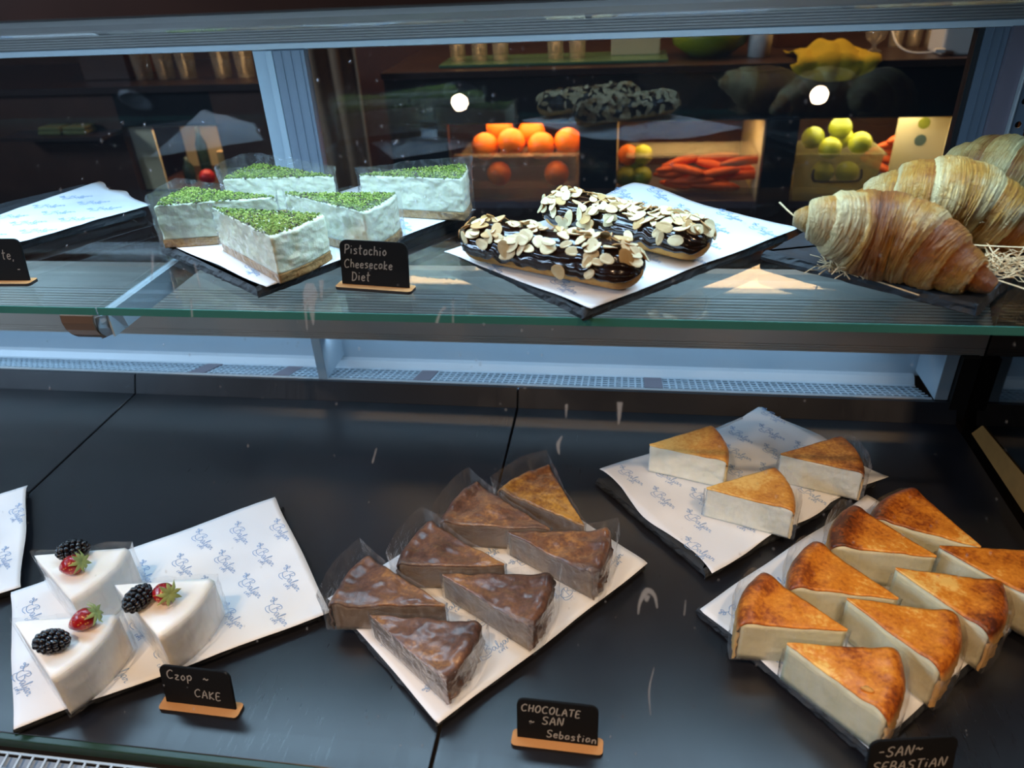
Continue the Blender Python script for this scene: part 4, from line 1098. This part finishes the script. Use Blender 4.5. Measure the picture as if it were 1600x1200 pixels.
card(.256, .4140, .0002, 10, [('-SAN~', -.030, .0300, .0105, .05), ('SEBASTiAN', -.033, .0140, .0100, .04)], 'black name card reading San Sebastian at the lower right', h_=.0475)

# ------------------------------------------------------------------ work area behind the doors
YB = 2.1
ctr_ = thing('back_counter', 'dark wooden back counter behind the glass doors', 'counter')
ob('worktop', box(-.66, 1.4, YB-.02, 2.62, .318, .336, bevel=.002), M['wood_dark'], ctr_)
ob('fascia', box(-.66, 1.4, YB, YB+.02, .198, .3178), M['wood_black'], ctr_)
fr = thing('under_counter_fridge', 'dark fridge with lit open bays below the back counter', 'fridge')
for a, b in ((-.66, -.495), (-.128, -.026), (.362, .444), (.86, 1.4)):
    ob('front_post', box(a, b, YB, YB+.03, -.30, .196), M['black'], fr)
ob('bay_back', box(-.66, 1.4, 2.52, 2.54, -.30, .196), M['wood_brown'], fr)
ob('bay_ceiling', box(-.66, 1.4, YB+.03, 2.52, .189, .196), M['cream'], fr)
ob('bay_floor', box(-.66, 1.4, YB+.03, 2.52, -.05, -.03), M['alu_dark'], fr)
for x in (-.125, -.03, .365, .44, .858): ob('bay_divider', box(x-.004, x+.004, YB+.03, 2.52, -.03, .188), M['cream'], fr)
ob('inner_ledge', box(-.49, -.13, YB+.035, YB+.05, .098, .103), M['cup'], fr)
# left side: cupboard with a lit open bay, brown panels
lc = thing('left_cupboard', 'brown wooden cupboard behind the left glass door', 'cupboard')
ob('side_board', box(-2.6, -1.475, YB, YB+.03, -.30, .30), M['wood_brown'], lc)
ob('side_board', box(-1.175, -.98, YB, YB+.03, -.30, .30), M['wood_brown'], lc)
ob('top_board', box(-2.6, -.98, YB-.02, 2.6, .30, .318), M['wood_dark'], lc)
ob('lintel', box(-1.475, -1.175, YB, YB+.03, .205, .30), M['wood_black'], lc)
ob('bay_back', box(-1.475, -1.175, 2.40, 2.42, -.30, .205), M['cream'], lc)
ob('bay_side', box(-1.474, -1.40, YB+.031, YB+.036, -.30, .204), M['cream'], lc)
ob('bay_top', box(-1.475, -1.175, YB+.03, 2.40, .196, .205), M['cream'], lc)
ob('low_shelf', box(-1.475, -1.175, YB+.03, 2.40, .002, .010), M['wood_brown'], lc)
def ball(name, label, cat, loc, r, mat, group, sq=1.0, seed=0):
    bm = bmesh.new(); bmesh.ops.create_uvsphere(bm, u_segments=24, v_segments=16, radius=r)
    for v in bm.verts: v.co *= 1+.03*nz(v.co.x*30+seed, v.co.y*30, v.co.z*30); v.co.z *= sq
    o = ob(name, bm, mat, None, True); o.location = loc; o.rotation_euler = (.2, .3, seed); tag(o, label, cat, group); return o
otub = thing('fruit_tub', 'clear tub of oranges in the left lit fridge bay', 'tub', (-.31, 2.24, -.029))
ob('tub_wall', box(-.172, .172, -.09, .09, 0, .125, bevel=.006), M['tub_clear'] if 'tub_clear' in M else M['cup'], otub)
OR = [(-.408, 2.20, .112, 'orange at the left end of the tub'), (-.375, 2.27, .150, 'orange half behind, upper left of the heap'), (-.330, 2.195, .125, 'large orange in the middle of the tub'),
 (-.245, 2.20, .112, 'orange right of the middle in the tub'), (-.280, 2.27, .135, 'dark orange behind the middle ones'), (-.168, 2.21, .120, 'orange at the right end, cut by the black post'),
 (-.20, 2.19, .035, 'lower orange in the tub beside the black post'), (-.37, 2.19, .035, 'lower orange seen dimly at the tub bottom')]
for i, (x, y, z, lb) in enumerate(OR): ball('orange', lb, 'orange', (x, y, z), .040 if z > .1 else .036, M['orange'], 'oranges in the fridge tub', .95, i)
# second bay: limes left, carrots in a bag
for i, (x, y, z, mt, lb) in enumerate([(.005, 2.19, .085, 'orange', 'small orange above the limes, second bay'), (.045, 2.19, .085, 'lime', 'yellow lime beside the small orange, second bay'), (.0, 2.17, .030, 'lime_dark', 'green lime low at the left of the second bay'),
        (.045, 2.17, .030, 'lime_dark', 'green lime low beside another, second bay'), (.025, 2.21, .055, 'lime', 'lime in the middle of the second bay heap')]):
    ball('lime' if mt != 'orange' else 'orange', lb, 'lime' if mt != 'orange' else 'orange', (x, y, z), .030, M[mt], 'fruit in the second fridge bay', .95, i+20)
t2 = thing('glass_tray', 'shallow clear tray across the second lit bay', 'tray', (.165, 2.2, .0)); 
ob('tray_wall', box(-.165, .19, -.07, .08, .092, .098), M['cup'], t2)
rg = random.Random(9)
for i in range(16):
    x = rg.uniform(.13, .33); y = rg.uniform(2.16, 2.24); z = -.012+.016*(i % 5)+.012*(x-.1)*10*.5; a = rg.uniform(-.5, .5); L = rg.uniform(.05, .075)
    bm = bmesh.new(); tube(bm, [(-L, 0, 0), (-L*.6, 0, 0), (0, 0, .001), (L*.7, 0, 0), (L, 0, 0)], [.004, .010, .0135, .012, .004], 10)
    o = ob('carrot', bm, M['carrot'], None, True); o.location = (x, y, z+.006); o.rotation_euler = (0, rg.uniform(-.15, .15), a); tag(o, 'orange carrot in the heap behind the dark post', 'carrot', 'carrots in the second fridge bay')
# third bay: tub with limes
lt = thing('lime_tub', 'frosted tub with a handle, full of limes, in the right fridge bay', 'tub', (.56, 2.19, -.029))
def open_tub(w0, d0, w1, d1, h, th=.002):
    vs = []; 
    for (w_, d_, z) in ((w0, d0, 0), (w1, d1, h), (w1+.006, d1+.006, h), (w1+.006, d1+.006, h-.006), (w1+.001, d1+.001, h-.007), (w0+.002, d0+.002, -.0)):
        vs += [(-w_, -d_, z), (w_, -d_, z), (w_, d_, z), (-w_, d_, z)]
    fs = []
    for q in range(5):
        for k in range(4): fs.append((4*q+k, 4*q+(k+1) % 4, 4*q+4+(k+1) % 4, 4*q+4+k))
    fs.append((3, 2, 1, 0)); return mesh_from('tub', vs, fs)
ob('tub_wall', open_tub(.100, .06, .113, .07, .130), M['tub'], lt)
bm = bmesh.new(); tube(bm, smooth3([(-.060, -.078, .092), (-.062, -.084, .072), (-.045, -.084, .060), (.045, -.084, .060), (.062, -.084, .072), (.060, -.078, .092)]), .0032, 8)
ob('handle', bm, simple('dark_brown_handle', '#4a3a32', .5), lt)
LI = [(.505, 2.20, .125, 1, 'dark lime at the left of the right tub'), (.545, 2.165, .105, 0, 'bright lime at the front rim of the right tub'), (.620, 2.165, .118, 0, 'bright lime at the right of the right tub'),
 (.572, 2.20, .150, 1, 'topmost dark lime of the right tub'), (.585, 2.22, .120, 0, 'lime behind the front ones in the right tub'), (.535, 2.165, .040, 0, 'lime seen through the tub wall behind the handle'), (.600, 2.165, .040, 0, 'lime seen through the right half of the tub wall')]
for i, (x, y, z, dk, lb) in enumerate(LI): ball('lime', lb, 'lime', (x, y, z), .030, M['lime_dark' if dk else 'lime'], 'limes in the right tub', .96, i+40)
for i in range(5):
    bm = bmesh.new(); tube(bm, [(-.05, 0, 0), (-.03, 0, 0), (0, 0, .001), (.04, 0, 0), (.05, 0, 0)], [.004, .010, .0125, .01, .003], 10)
    o = ob('carrot', bm, M['carrot'], None, True); o.location = (.70+.012*i, 2.25, .035+.019*i); o.rotation_euler = (0, .3-.1*i, -.6+.3*i); tag(o, 'orange carrot right of the lime tub', 'carrot', 'carrots right of the lime tub')
wp = thing('white_fridge_wall', 'pale inner wall of the right fridge bay with two round stickers', 'panel', (.79, 2.22, 0))
ob('panel_board', box(-.065, .065, 0, .006, -.029, .186), M['cream'], wp)
for zz, mt in ((.155, 'sticker_a'), (.110, 'sticker_b')):
    M[mt] = simple(mt.replace('_a', '_olive').replace('_b', '_grey'), '#8a8a2a' if mt.endswith('a') else '#5b6b62', .5)
    bm = lathe([(.0005, 0), (.0155, 0), (.0155, .0008), (.0005, .0008)], 24); o = ob('round_sticker', bm, M[mt], wp); o.location = (.0, -.0002, zz); o.rotation_euler = (radians(90), 0, 0)
# on the worktop
def glass(x, y, r, h, label):
    bm = lathe([(r*.7, 0), (r*.8, .001), (r, h), (r-.002, h), (r*.8-.002, .006), (r*.5, .005)], 18)
    o = ob('drinking_glass', bm, M['cup'], None, True); o.location = (x, y, .3362); tag(o, label, 'glass', 'clear glasses on the back counter'); return o
k = 0
gt = ob('green_serving_board', box(-.51, .10, 2.13, 2.30, .3362, .3445, bevel=.002), M['green_plate']); tag(gt, 'flat dark green board under the glasses on the back counter', 'board')
for i, x in enumerate((-.47, -.41, -.35, -.20, -.14)):
    g_ = glass(x, 2.20+.01*(i % 2), .026, .11, ['first', 'second', 'third', 'fourth', 'fifth', 'sixth'][i]+' clear glass from the left on the green board'); g_.location.z = .3447
bt = ob('paper_box', box(-.05, .08, 2.22, 2.28, .3447, .43, bevel=.002), M['cream']); tag(bt, 'pale carton behind the glasses on the green board', 'box')
gb = thing('green_bowl', 'yellow-green plastic bowl on the back counter', 'bowl', (.21, 2.24, .3362))
ob('bowl', lathe([(.05, 0), (.095, .03), (.105, .075), (.100, .075), (.088, .033), (.04, .006)], 28), simple('yellow_green_plastic', '#7d8a1e', .4), gb, True)
ob('rim', lathe([(.100, .075), (.110, .075), (.110, .081), (.100, .081)], 28), simple('olive_plastic', '#5f6a14', .4), gb, True)
wc = ob('white_cup', lathe([(.028, 0), (.034, .10), (.032, .10), (.02, .004)], 20), M['white_pl'], None, True); wc.location = (.335, 2.20, .3362); tag(wc, 'slim white cup right of the green bowl', 'cup')
cb = ob('wooden_crate', box(.40, .52, 2.34, 2.44, .3362, .46, bevel=.002), M['wood_brown']); tag(cb, 'brown wooden box standing behind the yellow cloth', 'box')
# yellow cloth draped over the counter edge
def cloth():
    NU, NV = 40, 30; vs, fs = [], []
    for j in range(NV+1):
        for i in range(NU+1):
            u, v = i/NU, j/NV; x = .395+.195*u+.02*sin(v*3); s = -.055+.20*v
            y = 2.082+.002-.0; 
            if s < 0: yy, zz = 2.0755-.004, .3375+s*(.75*max(0, sin(pi*min(1, u*.95)))**.5+.1)
            else: yy, zz = 2.0755-.004+s, .3385
            f_ = .009*nz(u*5, v*4, 3)+.006*abs(sin(u*11+v*2)); 
            if s < 0: yy -= abs(f_)
            else: zz += abs(f_)*1.3+.034*math.exp(-((u-.45)/.3)**2)*math.exp(-((v-.6)/.3)**2)
            vs.append((x, yy, zz))
    for j in range(NV):
        for i in range(NU): b = j*(NU+1)+i; fs.append((b, b+1, b+NU+2, b+NU+1))
    return mesh_from('cloth', vs, fs)
o = ob('yellow_cloth', cloth(), M['cloth_y'], None, True); tag(o, 'crumpled yellow cleaning cloth over the back counter edge', 'cloth'); md = o.modifiers.new('s', 'SOLIDIFY'); md.thickness = .0016; md.offset = 1
jg = thing('glass_goblet', 'small round glass jar on the dark counter right of the cloth', 'jar', (.625, 2.22, .3362))
ob('bowl', lathe([(.018, 0), (.020, .003), (.006, .008), (.006, .018), (.022, .030), (.026, .045), (.020, .060), (.018, .060), (.004, .030)], 20), M['cup'], jg, True)
for i, x in enumerate((.70, .745, .79)): glass(x, 2.30, .022, .12, ['first', 'second', 'third', 'fourth', 'fifth', 'sixth'][i]+' tall clear glass right of the small jar')
wt = thing('white_container', 'white plastic container at the right end of the counter', 'container', (.80, 2.17, .3362))
ob('body', box(-.045, .06, -.05, .05, 0, .075, bevel=.006), M['white_pl'], wt); ob('lid', box(-.048, .063, -.053, .053, .0752, .083, bevel=.002), M['white_pl'], wt)
cb_ = thing('white_cable', 'white charging cable lying across the back counter', 'cable', (0, 0, 0))
bm = bmesh.new(); tube(bm, smooth3([(.645, 2.20, .42), (.648, 2.17, .39), (.655, 2.14, .365), (.675, 2.12, .350), (.705, 2.11, .346), (.735, 2.10, .350)]), .0022, 6); ob('wire', bm, M['white_pl'], cb_)
bm = bmesh.new(); bx(bm, .733, .757, 2.095, 2.107, .346, .356, bevel=.002); ob('plug', bm, M['white_pl'], cb_)
# brown cloth hanging beside the counter
def apron():
    NU, NV = 24, 20; vs, fs = [], []
    for j in range(NV+1):
        for i in range(NU+1):
            u, v = i/NU, j/NV; x = -.86+.17*u*(1-.25*v)+.05*v; vs.append((x, 2.0+.018*sin(u*16+v*1.5)+.01*nz(u*4, v*3, 1), .50-.62*v))
    for j in range(NV):
        for i in range(NU): b = j*(NU+1)+i; fs.append((b, b+1, b+NU+2, b+NU+1))
    return mesh_from('apron', vs, fs)
o = ob('hanging_cloth', apron(), M['cloth_b'], None, True); tag(o, 'brown cloth hanging in folds left of the back counter', 'cloth'); md = o.modifiers.new('s', 'SOLIDIFY'); md.thickness = .003
hk = ob('hanging_rail', box(-.95, -.60, 2.0, 2.02, .50, .515), M['wood_dark']); tag(hk, 'dark rail carrying the hanging brown cloth', 'rail')
# left cupboard contents
bmr = ball('red_ball', 'small red round fruit in the left lit bay', 'fruit', (-1.285, 2.17, .036), .024, M['red'], None, .95, 3)
for i, (x, z) in enumerate(((-1.36, .06), (-1.345, .145), (-1.24, .075))):
    b = ob('bottle', lathe([(.016, 0), (.018, .004), (.018, .05), (.007, .065), (.007, .08), (.004, .08)], 16), M['bottle'], None, True); b.location = (x, 2.20, .0102 if z < .1 else .0102); 
    if z > .1: b.location = (x, 2.28, .0102); b.scale = (1, 1, 2.0)
    tag(b, ('squat dark bottle at the left of the lit bay', 'tall dark bottle behind the squat one', 'dark bottle right of the red fruit')[i], 'bottle')
wd = ob('chopping_board', box(-1.22, -1.18, 2.14, 2.16, .0102, .12, bevel=.002), M['choux']); tag(wd, 'light wooden block beside the dark bottle in the left bay', 'block')
for i, x in enumerate((-1.66, -1.58)):
    b = thing('folded_towel', ('left olive towel folded on the cupboard ledge', 'right olive towel folded on the cupboard ledge')[i], 'towel', (x, 2.06, .2))
led = ob('cupboard_ledge', box(-1.80, -1.475, 2.0, 2.098, .188, .198), M['wood_dark']); tag(led, 'dark ledge fixed to the brown cupboard front', 'ledge')
for i, o in enumerate([q for q in SC.objects if q.name.startswith('folded_towel')]):
    ob('fold', box(-.037, .037, -.03, .03, -.0018, .010, bevel=.004), simple('olive_towel', '#6d6a3a', .9), o); ob('top_fold', box(-.035, .036, -.028, .028, .0101, .020, bevel=.004), bpy.data.materials['olive_towel'], o)
for i, x in enumerate((-1.42, -1.35, -1.28, -1.17, -1.10)):
    g_ = glass(x, 2.2, .03, .12, ['first', 'second', 'third', 'fourth', 'fifth', 'sixth'][i]+' glass from the left on the left cupboard'); g_.location.z = .3185
lb = ob('wooden_tray', box(-1.62, -1.47, 2.2, 2.4, .3185, .40, bevel=.003), M['wood_brown']); tag(lb, 'brown wooden box on top of the left cupboard', 'box')

# ------------------------------------------------------------------ shop room
def room(name, *a, mat='paint_wall'):
    return struct(ob(name, box(*a), M[mat]))
room('floor', -3.2, 2.4, -3.6, 3.0, -.92, -.90, mat='floor'); room('ceiling', -3.2, 2.4, -3.6, 3.0, 2.0, 2.02, mat='ceil')
room('wall_back', -3.2, 2.4, 2.9, 2.95, -.9, 2.0, mat='wood_brown'); room('wall_front', -3.2, 2.4, -3.6, -3.55, -.9, 2.0)
room('wall_left', -3.2, -3.15, -3.55, 2.9, -.9, 2.0); room('wall_right', 2.35, 2.4, -3.55, 2.9, -.9, 2.0)
for i, (lx, ly) in enumerate(LAMPS[:3]+[(-2.06, -2.62), (-.6, -2.62), (.70, -2.62)]):
    c = thing('ceiling_downlight', ['left', 'middle', 'right'][i % 3]+' round warm downlight in the '+('row mirrored in the front glass' if i < 3 else 'second ceiling row farther from the case'), 'ceiling light', (lx, ly, 1.985), 0, 'ceiling downlights')
    ob('trim_ring', lathe([(.052, .006), (.062, .0), (.070, .006), (.070, .0145), (.052, .0145)], 28), M['alu'], c, True)
    ob('lamp_lens', lathe([(.001, .008), (.032, .008), (.032, .012), (.001, .012)], 28), M['lens'], c)
